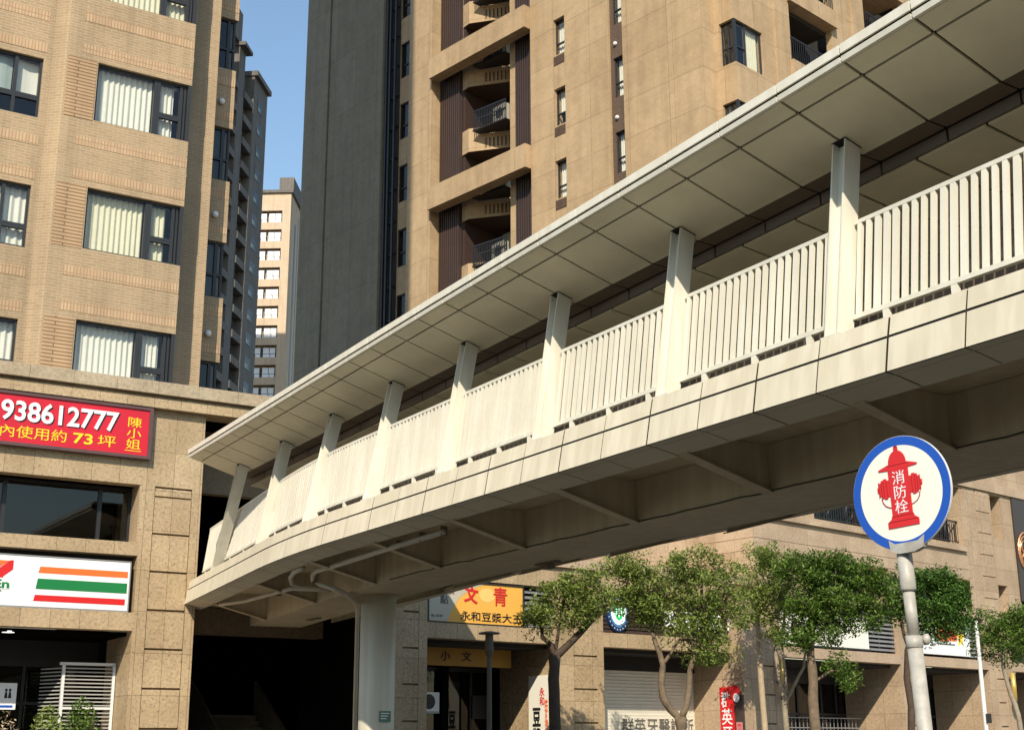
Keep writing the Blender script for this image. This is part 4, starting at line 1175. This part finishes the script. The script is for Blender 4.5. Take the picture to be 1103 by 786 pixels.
# balconies: canted parapet, iron cage, air conditioner
def balcony(z, ac):
    mb = MB()
    pl_ = [(-6.72, .66), (-6.22, .60), (-3.50, 2.3), (-3.50, 2.9), (-6.72, 2.9)]
    n = len(pl_)
    lo = [(x, y, z - 1.78) for x, y in pl_]; hi = [(x, y, z - .62) for x, y in pl_]
    b = len(mb.v); mb.v += lo + hi
    mb.f.append(tuple(b + i for i in reversed(range(n)))); mb.mi.append(0); mb.f.append(tuple(b + n + i for i in range(n))); mb.mi.append(0)
    for i in range(n):
        j = (i + 1) % n; mb.f.append((b+i, b+j, b+n+j, b+n+i)); mb.mi.append(0)
    o = mb.build('balcony', M['tower'], tw)
    mb = MB(); q = [(-6.72, .70), (-6.22, .64), (-3.54, 2.3), (-3.54, 2.9), (-6.72, 2.9)]; mb.poly([(x, y, z - 1.79) for x, y in reversed(q)]); mb.build('balcony_shade_soffit', M['louvre_brown'], o)  # underside browned to hold the shade below the balcony
    mb = MB()
    zb_ = z - .98
    mb.hexa([(-5.75, .42, zb_), (-3.75, .62, zb_), (-3.75, 2.0, zb_), (-5.75, .85, zb_), (-5.75, .42, zb_+.05), (-3.75, .62, zb_+.05), (-3.75, 2.0, zb_+.05), (-5.75, .85, zb_+.05)])
    for i in range(21):
        x = -5.72 + i*.098; y = .44 + i*.0098
        mb.box(x, x + .034, y, y + .03, zb_ + .05, z)
    mb.hexa([(-5.75, .44, z-.45), (-3.75, .64, z-.45), (-3.75, .68, z-.45), (-5.75, .48, z-.45), (-5.75, .44, z-.40), (-3.75, .64, z-.40), (-3.75, .68, z-.40), (-5.75, .48, z-.40)])
    mb.hexa([(-5.75, .42, z-.04), (-3.75, .62, z-.04), (-3.75, .68, z-.04), (-5.75, .48, z-.04), (-5.75, .42, z+.02), (-3.75, .62, z+.02), (-3.75, .68, z+.02), (-5.75, .48, z+.02)])
    for i in range(9):       # lattice on the canted face below
        x = -5.5 + i*.16; y = .60 + (x + 6.22)*.625 - .05
        mb.box(x, x + .035, y, y + .03, z - 1.65, z - 1.2)
    mb.build('cage', M['black_metal'], o)
    mb = MB(); mb.box(-5.2 + ac, -4.4 + ac, .62 + .1*ac, .95, zb_ + .06, zb_ + .85); 
    mb.build('ac_casing', M['ac_beige'], o)
    mb = MB(); mb.disc(-4.8 + ac, zb_ + .45, .26, .26, .61 + .1*ac, .619 + .1*ac, 18); mb.build('fan_grille', M['black_metal'], o)
    mb = MB(); mb.box(-6.2, -5.1, 2.7, 2.8, z - 3.35, z - 2.0); mb.box(-4.9, -4.1, 2.7, 2.8, z - 3.35, z - 2.0); mb.build('balcony_door', M['blind_grey'], o)
    return o
for k, z in enumerate(lv(29.65, lo=19, hi=44)): balcony(z, (.0, .5, .25, .6)[k % 4])
# windows
for z in WT:
    if z < 46: window(tw, -11.08, -10.0, z - 1.9, z, .40, bars_h=((-10.9, -10.1, z - 1.2),), gl=M['glass_dark'], room=False)
for k, z in enumerate(W1):
    o = window(tw, .0, .66, z - 1.72, z, .16, bars_h=((.04, .62, z - 1.12),), room=False, fw=.05, curtains=[(.05, .6, z - (1.0 if k % 3 == 1 else 1.65), z - .05, M['curtain'], .12)])
    mb = MB(); mb.box(.02, .64, -.02, 0, z - 2.2, z - 1.78)
    for i in range(5): mb.box(.02, .64, -.03, -.02, z - 2.17 + .08*i, z - 2.13 + .08*i)
    mb.build('vent_grille', M['tower_brown'], o)
for k, z in enumerate(W2):
    o = window(tw, 3.34, 3.86, z - 1.78, z, .2, bars_h=((3.38, 3.82, z - 1.1),), room=False, fw=.05, curtains=[(3.4, 3.6, z - 1.7, z - .05, M['curtain'], .1)])
    mb = MB(); mb.ball((3.5, .06, z + .62), .09); mb.build('lamp', M['sign_white'], o)
# corner bay and right-hand face
BW = lv(28.35, 3.42, 15, 46)
mb = MB()
wall_grid(mb, 8.0, 8.94, TZ0, TZ1, .8, 1.1, [(8.22, 8.95, z - 1.84, z) for z in BW])
mb.build('bay_wall', M['tower'], tw)
# the right face runs along local +y at x = 8.94: build it in a turned child frame made of explicit boxes
def rbox(mb, a, b_, d0, d1, z0, z1, mi=0): mb.box(8.94 - d1, 8.94 - d0, .8 + a, .8 + b_, z0, z1, mi)
def rwall(mb, a, b_, d0, d1, ops):
    zs = sorted({TZ0, TZ1, *[v for o in ops for v in (o[2], o[3])]})
    for za, zb in zip(zs, zs[1:]):
        zc = (za + zb)/2; cut = sorted([(max(o[0], a), min(o[1], b_)) for o in ops if o[2] < zc < o[3] and o[1] > a and o[0] < b_]); x = a
        for c0, c1 in cut:
            if c0 > x + 1e-4: rbox(mb, x, c0, d0, d1, za, zb)
            x = max(x, c1)
        if x < b_ - 1e-4: rbox(mb, x, b_, d0, d1, za, zb)
mb = MB()
rwall(mb, .302, 2.6, 0, .3, [(.0, 1.78, z - 1.84, z) for z in BW])
rbox(mb, 2.6, 3.55, -.10, .3, TZ0, TZ1)
bo = [(3.55, 6.75, z - .75, z + .95) for z in lv(28.5, 3.42, 15, 44)]
rwall(mb, 3.55, 6.75, .0, .3, [])  if False else None
rbox(mb, 6.75, 8.3, .0, .3, TZ0, TZ1); rbox(mb, 8.3, 9.2, -.1, .3, TZ0, TZ1); rbox(mb, 12.4, 16, .0, .3, TZ0, TZ1); rbox(mb, 16, 17, -.1, .3, TZ0, TZ1)
mb.build('right_wall', M['tower'], tw)
mb = MB(); rbox(mb, 17, 45, .0, .3, TZ0, TZ1); mb.build('grey_wing', M['grey_tile'], tw)
mb = MB(); rbox(mb, .2, 16, 1.9, 2.0, TZ0, TZ1)
for z in lv(27.0, 3.42, 13, 46): rbox(mb, 3.55, 6.75, .3, 1.9, z - .2, z - .05)
mb.build('right_recess', M['dark_room'], tw)
for z in lv(27.0, 3.42, 13, 46):
    for a, b_ in ((3.45, 6.85), (9.2, 12.4)):
        mb = MB(); rbox(mb, a, b_, -.25, 1.9, z, z + .78); o = mb.build('balcony', M['tower'], tw)
        mb = MB(); zr = z + .78
        rbox(mb, a + .05, b_ - .05, -.16, -.12, zr + 1.0, zr + 1.06); rbox(mb, a + .05, b_ - .05, -.155, -.125, zr + .08, zr + .11)
        n = int((b_ - a) / .14)
        for i in range(n): rbox(mb, a + .06 + i*.14, a + .085 + i*.14, -.15, -.13, zr, zr + 1.0)
        for cc in (a + 1.6,):
            for i in range(4): rbox(mb, cc - .25 + i*.14, cc - .2 + i*.14, -.155, -.125, zr + .3, zr + .8)
        mb.build('railing', M['black_metal'], o)
        mb = MB(); rbox(mb, b_ - 1.2, b_ - .45, .3, 1.0, zr, zr + .65); mb.build('ac_casing', M['far_tan'], o)
for k, z in enumerate(BW):
    f = MB(); z0 = z - 1.84; fw = .06
    for (a, b_) in ((8.24, 8.90),):
        f.box(a, b_, .92, .98, z0, z0 + fw); f.box(a, b_, .92, .98, z - fw, z); f.box(a, a + fw, .92, .98, z0, z); f.box(a, b_, .915, .975, z0 + .72, z0 + .78); f.box(8.50, 8.54, .92, .98, z0, z)
    f.box(8.82, 8.93, .82, .93, z0, z)
    f.box(8.80, 8.86, .93, 2.56, z0, z0 + fw); f.box(8.80, 8.86, .93, 2.56, z - fw, z); f.box(8.80, 8.86, 2.50, 2.56, z0, z); f.box(8.80, 8.87, 1.50, 1.58, z0, z); f.box(8.80, 8.87, .93, 1.5, z0 + .72, z0 + .78)
    fo = f.build('bay_window', M['frame'], tw)
    p = MB(); p.poly([(8.25, .95, z0 + .05), (8.83, .95, z0 + .05), (8.83, .95, z - .05), (8.25, .95, z - .05)]); p.poly([(8.83, .96, z0 + .05), (8.83, 2.52, z0 + .05), (8.83, 2.52, z - .05), (8.83, .96, z - .05)]); p.build('pane', M['glass'], fo)
    c = MB()
    q = curtain_mesh(1.6, 2.48, z0 + .05, z - .05, 0, .12, .02, k)
    for fce in q.f: c.poly([(8.70 + q.v[i][1], q.v[i][0], q.v[i][2]) for i in fce])
    c.build('curtain', M['curtain_cream'], fo)
    if k % 2 == 0:
        c = MB(); q = curtain_mesh(8.27, 8.45, z0 + .05, z - .05, 1.1, .12, .02, k + 50)
        c.v, c.f, c.mi = q.v, q.f, q.mi; c.build('curtain', M['curtain'], fo)

# ================================================================== DARK RECEDING TOWER (left gap) and the far lit one
st_ = root('apartment_tower', (-36.1, 154.0, 0), 6.6, 'grey tower seen edge on in the gap, with stacked balconies and stepped roof', 'building')
mb = MB()
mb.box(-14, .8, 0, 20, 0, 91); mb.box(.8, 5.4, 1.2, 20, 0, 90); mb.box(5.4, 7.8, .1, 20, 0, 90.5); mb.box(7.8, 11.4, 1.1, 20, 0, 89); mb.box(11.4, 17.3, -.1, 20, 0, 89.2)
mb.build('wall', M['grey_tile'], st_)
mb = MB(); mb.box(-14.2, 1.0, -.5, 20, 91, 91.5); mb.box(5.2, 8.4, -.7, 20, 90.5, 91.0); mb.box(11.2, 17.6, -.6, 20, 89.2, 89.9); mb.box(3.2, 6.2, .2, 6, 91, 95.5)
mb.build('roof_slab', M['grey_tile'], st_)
mb = MB(); mb.tube([(12.5, 2, 89.9), (12.5, 2, 94.2)], .10, 6); mb.tube([(11.9, 2, 93.4), (13.1, 2, 93.4)], .06, 5); mb.tube([(12.0, 2, 92.6), (13.0, 2, 92.6)], .06, 5); mb.tube([(9.5, 3, 89), (9.5, 3, 92)], .09, 6); mb.build('antenna', M['sign_white'], st_)
zz = [38 + 3.3*k for k in range(16)]
b0 = None
for z in zz:
    for (a, b_, y0) in ((.9, 5.3, 1.2), (7.9, 11.3, 1.1)):
        if z > 86: continue
        mb = MB(); mb.box(a, b_, y0 - 1.15, y0, z, z + 1.0); o = mb.build('balcony', M['grey_tile'], st_)
        mb = MB(); mb.box(a + .2, b_ - .2, y0 - .03, y0, z + 1.05, z + 2.7); mb.build('opening', M['dark_room'], o)
    for (a, b_, y0) in ((-2.6, -.6, 0), (13.2, 15.2, -.1)):
        if z > 86: continue
        mb = MB(); mb.box(a, b_, y0 - .04, y0, z + .7, z + 2.3); o = mb.build('window', M['frame'], st_)
        mb = MB(); mb.box(a + .1, b_ - .9, y0 - .06, y0 - .041, z + .8, z + 1.4); mb.build('pane', M['blind_grey'], o)

fc = at_Y(314, 208, 205)
ft = root('apartment_tower', (fc.x, 205, 0), 92, 'distant tan apartment tower with paired white windows, sunlit above and shaded below', 'building')
FZ = fc.z
mb = MB()
fops = []
z = FZ - 3.0 - .45
while z > 40:
    fops.append((-6.5, -1.35, z - 1.62, z + .42)); z -= 3.27
wall_grid(mb, -16, 0, 0, FZ, 0, .5, fops); mb.box(-16, 0, .9, 1.2, 0, FZ)
mb.box(-.4, 0, .5, 8, 0, FZ); mb.box(-1.0, -.3, 8, 18, 0, FZ - 2)
mb.build('wall', M['far_tan'], ft)
mb = MB(); mb.box(-16.3, .35, -.35, 9, FZ, FZ + .5); mb.box(-1.3, .2, 9, 18, FZ - 2, FZ - 1.4); mb.build('roof_slab', M['grey_tile'], ft)
mb = MB(); mb.box(-2.7, -.3, 3, 12, FZ + .5, FZ + 4.1); mb.build('lift_house', M['grey_tile'], ft)
mb = MB(); mb.box(-.02, .02, 3.5, 4.6, 0, FZ - 4); mb.box(-.02, .02, 6.2, 6.6, 0, FZ - 2); mb.build('glazed_strip', M['frame'], ft)
for o_ in fops:
    z0, z1 = o_[2], o_[3]
    for a in (-5.95, -3.55):
        w_ = 1.95
        f = MB(); f.box(a - .1, a + w_ + .1, .42, .5, z0, z1 - .3); f_ = f.build('window', M['frame'], ft)
        p = MB(); p.box(a, a + w_*.55, .40, .419, z0 + .05, z0 + .62); p.box(a, a + w_*.48, .40, .419, z0 + .7, z1 - .38); p.box(a + w_*.53, a + w_, .40, .419, z0 + .7, z1 - .38); p.box(a + w_*.6, a + w_, .40, .419, z0 + .05, z0 + .62)
        p.build('pane', M['sign_white'], f_)

# ================================================================== TREES
def tree(name, base, lab, trunk, blobs, leaf, bark, size=.16, seed=1, dens=2.6, group='street trees along the shop fronts'):
    r_ = bpy.data.objects.new(name, None); COL.objects.link(r_); r_.location = base; tag(r_, lab, 'tree', group)
    b = Vector(base); mb = MB()
    for pts, rs in trunk:
        P = [Vector(p) - b for p in pts]
        # subdivide with a little wander so limbs do not read as straight pipes
        Q, RR = [], []
        rr = random.Random(seed)
        for i in range(len(P) - 1):
            for t in (0, .5):
                q = P[i].lerp(P[i+1], t)
                if t: q += Vector((rr.uniform(-1, 1), rr.uniform(-1, 1), 0)) * (P[i+1] - P[i]).length * .045
                Q.append(q); RR.append((rs[i] + (rs[i+1] - rs[i]) * t) * .82 * rr.uniform(.92, 1.1))
        Q.append(P[-1]); RR.append(rs[-1])
        mb.tube(Q, RR, 9)
    # twigs that run out into the leaf clumps
    rr = random.Random(seed + 5)
    tips = [Vector(t[0][-1]) - b for t in trunk]
    for c, rad, n in blobs:
        c_ = Vector(c) - b
        for _ in range(3):
            s = min(tips, key=lambda q: (q - c_).length)
            e = c_ + Vector((rr.uniform(-.7, .7)*rad[0], rr.uniform(-.7, .7)*rad[1], rr.uniform(-.3, .8)*rad[2]))
            mid = s.lerp(e, .5) + Vector((rr.uniform(-.1, .1), rr.uniform(-.1, .1), .12))
            mb.tube([s, mid, e], [.03, .02, .008], 5)
    mb.build('trunk', bark, r_, smooth=True)
    mb = MB(); rr = random.Random(seed)
    for c, rad, n in blobs:
        c_ = Vector(c) - b
        # each blob is a set of sprays so that the outline stays ragged
        n = int(n * dens * 1.35); k = max(6, int(n / 72))
        for _ in range(k):
            while True:
                p = Vector((rr.uniform(-1, 1), rr.uniform(-1, 1), rr.uniform(-1, 1)))
                if .2 < p.length < 1.08: break
            cc = c_ + Vector((p.x*rad[0], p.y*rad[1], p.z*rad[2]))
            rs = rr.uniform(.16, .38)
            leaf_cloud(mb, cc, (rs, rs, rs*.75), int(n / k), size, rr)
    mb.build('crown', leaf, r_)
    return r_
def Pz(px, py, Y): return at_Y(px, py, Y)
def blob(px, py, Y, rx, rz, n, ry=None):   # radii in photo pixels -> metres at that distance
    k = Y / F_PX
    return (at_Y(px, py, Y), (rx*k, ry if ry else max(.5, rx*k*.9), rz*k), n)
def ground_of(px, Y): p = at_Y(px, 780, Y); return Vector((p.x, p.y, .12))

Y1 = 31.2
tree('street_tree', ground_of(597, Y1), 'slender tree with dark forked trunk and thin yellowish crown in front of the restaurant',
     [([ground_of(598, Y1), Pz(597, 760, Y1), Pz(596, 730, Y1), Pz(597, 706, Y1)], [.19, .16, .155, .15]),
      ([Pz(597, 708, Y1), Pz(610, 696, Y1), Pz(624, 682, Y1), Pz(640, 664, Y1), Pz(652, 650, Y1)], [.12, .10, .09, .075, .05]),
      ([Pz(596, 706, Y1), Pz(594, 694, Y1), Pz(584, 686, Y1), Pz(583, 676, Y1)], [.09, .07, .06, .035]),
      ([Pz(597, 706, Y1), Pz(600, 690, Y1), Pz(604, 660, Y1), Pz(610, 635, Y1)], [.07, .05, .035, .02])],
     [blob(588, 668, Y1, 20, 16, 420), blob(606, 640, Y1, 22, 18, 430), blob(628, 630, Y1, 22, 16, 460), blob(640, 650, Y1, 20, 16, 420), blob(577, 655, Y1, 12, 14, 200), blob(618, 660, Y1, 24, 15, 420)],
     M['leaf_yellow'], M['bark_dark'], .11, 11, 2.3)
Y2 = 33.0
tree('street_tree', ground_of(734, Y2), 'twin stemmed tree with broad light green crown in front of the roller shutter',
     [([ground_of(736, Y2), Pz(734, 786, Y2), Pz(733, 772, Y2)], [.19, .16, .15]),
      ([Pz(733, 774, Y2), Pz(722, 764, Y2), Pz(714, 750, Y2), Pz(712, 736, Y2), Pz(714, 716, Y2), Pz(706, 692, Y2), Pz(700, 668, Y2)], [.12, .11, .105, .10, .09, .07, .05]),
      ([Pz(734, 772, Y2), Pz(740, 758, Y2), Pz(742, 742, Y2), Pz(743, 722, Y2), Pz(750, 700, Y2), Pz(758, 676, Y2)], [.11, .10, .09, .08, .06, .04]),
      ([Pz(713, 716, Y2), Pz(722, 704, Y2), Pz(732, 688, Y2)], [.07, .05, .03])],
     [blob(672, 610, Y2, 22, 15, 520), blob(693, 628, Y2, 24, 18, 620), blob(668, 645, Y2, 24, 14, 520), blob(705, 655, Y2, 28, 16, 640), blob(730, 625, Y2, 26, 22, 560), blob(752, 640, Y2, 30, 26, 700), blob(780, 650, Y2, 22, 26, 520), blob(745, 680, Y2, 32, 22, 640), blob(770, 695, Y2, 18, 16, 320), blob(690, 662, Y2, 22, 10, 320), blob(745, 604, Y2, 26, 12, 300), blob(775, 615, Y2, 22, 14, 320), blob(755, 706, Y2, 18, 9, 200)],
     M['leaf_yellow'], M['bark'], .11, 12, 2.5)
Y3 = 36.5
tree('street_tree', ground_of(846, Y3), 'thin pale multi stemmed tree with bright crown beside the left sconce pilaster',
     [([ground_of(847, Y3), Pz(846, 770, Y3), Pz(845, 750, Y3), Pz(838, 720, Y3), Pz(834, 690, Y3), Pz(830, 665, Y3)], [.11, .095, .09, .07, .055, .04]),
      ([Pz(846, 755, Y3), Pz(858, 733, Y3), Pz(866, 718, Y3), Pz(868, 700, Y3)], [.06, .05, .045, .03]),
      ([Pz(845, 750, Y3), Pz(846, 725, Y3), Pz(842, 690, Y3), Pz(846, 660, Y3)], [.06, .05, .04, .03])],
     [blob(825, 620, Y3, 22, 18, 520), blob(845, 640, Y3, 24, 24, 620), blob(815, 650, Y3, 16, 18, 340), blob(840, 605, Y3, 24, 12, 420), blob(835, 675, Y3, 20, 14, 340), blob(806, 630, Y3, 16, 18, 360), blob(800, 660, Y3, 14, 16, 260), blob(822, 596, Y3, 18, 9, 240)],
     M['leaf_yellow'], M['bark_pale'], .11, 13, 2.5)
Y4 = 35.0
tree('street_tree', ground_of(878, Y4), 'mottled single trunk tree with dense dark green crown left of the hydrant sign',
     [([ground_of(879, Y4), Pz(877, 770, Y4), Pz(876, 735, Y4), Pz(873, 705, Y4), Pz(876, 670, Y4)], [.20, .165, .15, .13, .09]),
      ([Pz(873, 705, Y4), Pz(862, 690, Y4), Pz(856, 665, Y4)], [.08, .06, .04]), ([Pz(875, 690, Y4), Pz(893, 668, Y4), Pz(905, 650, Y4)], [.08, .06, .04]),
      ([Pz(875, 735, Y4), Pz(895, 722, Y4), Pz(908, 722, Y4)], [.05, .035, .02])],
     [blob(868, 615, Y4, 28, 18, 800), blob(895, 612, Y4, 28, 16, 760), blob(925, 622, Y4, 26, 18, 680), blob(945, 645, Y4, 16, 20, 420), blob(870, 650, Y4, 30, 24, 900), blob(905, 650, Y4, 32, 24, 900), blob(885, 682, Y4, 32, 14, 560), blob(925, 668, Y4, 22, 14, 380), blob(915, 732, Y4, 12, 12, 230), blob(857, 690, Y4, 18, 10, 220), blob(896, 712, Y4, 12, 8, 110)],
     M['leaf'], M['bark'], .115, 14, 3.0)
Y5 = 36.0
tree('street_tree', ground_of(986, Y5), 'deep green dome shaped tree right behind the hydrant sign pole',
     [([ground_of(984, Y5), Pz(982, 760, Y5), Pz(978, 700, Y5), Pz(984, 668, Y5)], [.13, .11, .10, .07]), ([Pz(980, 700, Y5), Pz(971, 670, Y5), Pz(966, 648, Y5)], [.06, .05, .03]), ([Pz(984, 668, Y5), Pz(1010, 655, Y5)], [.06, .03])],
     [blob(1000, 625, Y5, 26, 16, 760), blob(1025, 640, Y5, 22, 18, 680), blob(1000, 655, Y5, 34, 18, 900), blob(1030, 668, Y5, 22, 14, 560), blob(970, 630, Y5, 20, 18, 480), blob(968, 655, Y5, 18, 16, 340), blob(1005, 680, Y5, 34, 9, 420)],
     M['leaf_deep'], M['bark_dark'], .115, 15, 3.0)
Y6 = 40.0
tree('street_tree', ground_of(1090, Y6), 'leaning pale trunked tree with drooping crown at the right edge',
     [([ground_of(1103, Y6), Pz(1097, 770, Y6), Pz(1088, 745, Y6), Pz(1081, 718, Y6), Pz(1080, 698, Y6)], [.10, .09, .085, .075, .06]), ([Pz(1080, 700, Y6), Pz(1068, 690, Y6)], [.05, .03]), ([Pz(1080, 700, Y6), Pz(1096, 685, Y6)], [.05, .03])],
     [blob(1075, 672, Y6, 22, 14, 520), blob(1098, 668, Y6, 24, 16, 620), blob(1085, 690, Y6, 28, 12, 520), blob(1066, 694, Y6, 14, 12, 240), blob(1108, 690, Y6, 20, 16, 420), blob(1085, 708, Y6, 22, 6, 160)],
     M['leaf'], M['bark_pale'], .115, 16, 2.6)
# pole standing beside the left sconce pilaster, white pole at the right
wp = bpy.data.objects.new('support_post', None); COL.objects.link(wp); p0 = ground_of(826, 37.6); wp.location = p0
tag(wp, 'straight weathered wooden post in front of the pilaster, left of the pale tree', 'post')
mb = MB(); mb.tube([(0, 0, 0), Pz(820, 735, 37.6) - p0, Pz(815, 655, 37.6) - p0], [.085, .08, .07], 10); mb.build('shaft', M['stake'], wp)
mb = MB(); q = Pz(819, 707, 37.6) - p0; mb.tube([q - Vector((0, 0, .05)), q + Vector((0, 0, .05))], .09, 10); mb.build('collar', M['galv'], wp)
p0 = ground_of(1062, 36.8)
wp = bpy.data.objects.new('sign_pole', None); COL.objects.link(wp); wp.location = p0
tag(wp, 'thin white pole with small dark fitting, leaning in front of the right shop', 'pole')
mb = MB(); mb.tube([(0, 0, 0), Pz(1058, 740, 36.8) - p0, Pz(1051, 668, 36.8) - p0], [.06, .055, .05], 10); mb.build('shaft', M['white_metal'], wp)
q = Pz(1064, 774, 36.8) - p0
mb = MB(); mb.box(q.x-.07, q.x+.07, q.y-.1, q.y+.08, q.z-.1, q.z+.14); mb.build('fitting', M['black_metal'], wp)

# ================================================================== HYDRANT SIGN
HY = 7.05
top, low = at_Y(975, 605, HY), at_Y(996.5, 786, HY)
hr = root('hydrant_sign', (0, 0, 0), 90, 'round blue rimmed hydrant sign on a worn galvanised pole in the foreground', 'sign')
d_ = (low - top); gpt = top + d_ * ((top.z - 0.0) / (top.z - low.z))
hr.location = (gpt.x, gpt.y, 0)
def rel(p): return p - Vector((gpt.x, gpt.y, 0))
mid = at_Y(984.5, 687, HY)
mb = MB(); mb.tube([rel(gpt), rel(mid)], .0385, 28); mb.build('pole', M['galv'], hr, smooth=True)
j2 = at_Y(978.5, 634, HY)
mb = MB(); mb.tube([rel(mid), rel(j2)], .0305, 28); mb.build('upper_pole', M['galv'], hr, smooth=True)
mb = MB(); tp = at_Y(974, 596, HY); mb.tube([rel(j2) - Vector((0, 0, .012)), rel(j2), rel(tp)], [.036, .0405, .0395], 28); mb.build('socket', M['galv'], hr, smooth=True)
mb = MB(); mb.tube([rel(mid) - Vector((0, 0, .05)), rel(mid) - Vector((0, 0, .045)), rel(mid) + Vector((0, 0, .012))], [.039, .0425, .0425], 28); mb.ball(rel(at_Y(998, 688, HY)), .022, sz=1.3); mb.build('clamp', M['galv'], hr, smooth=True)
for o_ in kids(hr):
    for p in o_.data.polygons: p.use_smooth = len(p.vertices) == 4
# the disc faces left of the camera; local frame: x right along the disc, -y is its face
dc = at_Y(970.3, 530.5, HY - .06)
FACE = 231.0
def place(mb, mats, name, parent):
    """turns disc-plane shapes (x right, z up, -y front) into the sign's frame"""
    rot = Matrix.Rotation(math.atan2(ax.y, ax.x), 3, 'Z') @ Matrix.Rotation(R(-2.2), 3, 'Y')
    o_ = rel(dc)
    mb.v = [tuple(rot @ Vector(v) + o_) for v in mb.v]
    return mb.build(name, mats, parent)
fn = Vector((math.sin(R(FACE)), math.cos(R(FACE)), 0))       # face normal
ax = Vector((-fn.y, fn.x, 0))                                # disc x axis so that -y (local) = face normal
RD = .302
mb = MB(); mb.disc(0, 0, RD, RD, 0, .014, 72); plate = place(mb, M['white_metal'], 'plate', hr)
def annulus(r0, r1, y, n=72):
    mb = MB()
    for k in range(n):
        a, b_ = 2*math.pi*k/n, 2*math.pi*(k+1)/n
        mb.poly([(r0*math.cos(a), y, r0*math.sin(a)), (r1*math.cos(a), y, r1*math.sin(a)), (r1*math.cos(b_), y, r1*math.sin(b_)), (r0*math.cos(b_), y, r0*math.sin(b_))])
    return mb
place(annulus(.253, RD - .002, -.002), M['sign_blue'], 'blue_rim', plate)
place(annulus(0.0, .253, -.0015), M['sign_cream'], 'face', plate)
RED = MB()
def P2(pts, y0=-.006, y1=-.0018): RED.prism(pts, y0, y1)
P2([(-.062, -.118), (.062, -.118), (.062, .128), (-.062, .128)])          # barrel
P2([(-.095, -.178), (.095, -.178), (.095, -.146), (.072, -.132), (.066, -.1185), (-.066, -.1185), (-.072, -.132), (-.095, -.146)])
hat = [(.118, .132), (.122, .140), (.062, .158)] + [(.055*math.cos(t), .158 + .070*math.sin(t)) for t in [k*math.pi/14 for k in range(15)]] + [(-.062, .158), (-.122, .140), (-.118, .132), (-.062, .1285), (.062, .1285)]
P2(hat)
P2([(-.012, .2285), (.012, .2285), (.012, .242), (-.012, .242)])
for sg in (-1, 1):
    for (a, b_, h) in ((.0625, .078, .044), (.0785, .098, .054), (.0985, .112, .048), (.1125, .128, .036), (.1285, .138, .014)):
        xa, xb = sorted((sg*a, sg*b_)); P2([(xa, .035 - h), (xb, .035 - h), (xb, .035 + h), (xa, .035 + h)])
place(RED, M['sign_red'], 'hydrant_mark', plate)
LN = MB()
for (a, b_, c, d) in ((-.062, .062, .150, .153), (-.09, .09, -.147, -.144), (-.068, .068, -.120, -.117)): LN.box(a, b_, -.0075, -.0062, c, d)
for sg in (-1, 1):
    for x in (.078, .098, .112, .128): LN.box(sg*x - .0012, sg*x + .0012, -.0075, -.0062, -.008, .078)
    pts = [(sg*.118, -.003, -.012), (sg*.113, -.003, -.035), (sg*.098, -.003, -.055), (sg*.078, -.003, -.066), (sg*.064, -.003, -.07)]
    CH = MB(); CH.tube(pts, .0028, 6); place(CH, M['dark_red'], 'chain', plate)
LN.prism([(-.013, .2425), (.013, .2425), (.008, .252), (-.008, .252)], -.006, -.0018)
place(LN, M['dark_red'], 'hydrant_lines', plate)
tmp = lettering('hydrant_text', '消\n防\n栓', M['sign_white'], None, -.040, .040, -.108, .118, -.0065, ext=.001)
mbx = MB(); mbx.v = [tuple(v.co) for v in tmp.data.vertices]; mbx.f = [tuple(p.vertices) for p in tmp.data.polygons]; mbx.mi = [0]*len(mbx.f)
bpy.data.objects.remove(tmp)
place(mbx, M['sign_white'], 'hydrant_text', plate)
mb = MB()      # worn bracket that grips the foot of the disc
mb.prism([(-.105, -.238), (-.07, -.262), (.07, -.262), (.112, -.238), (.10, -.298), (.045, -.315), (-.045, -.315), (-.098, -.298)], -.007, .03)
place(mb, M['galv'], 'bracket', hr)
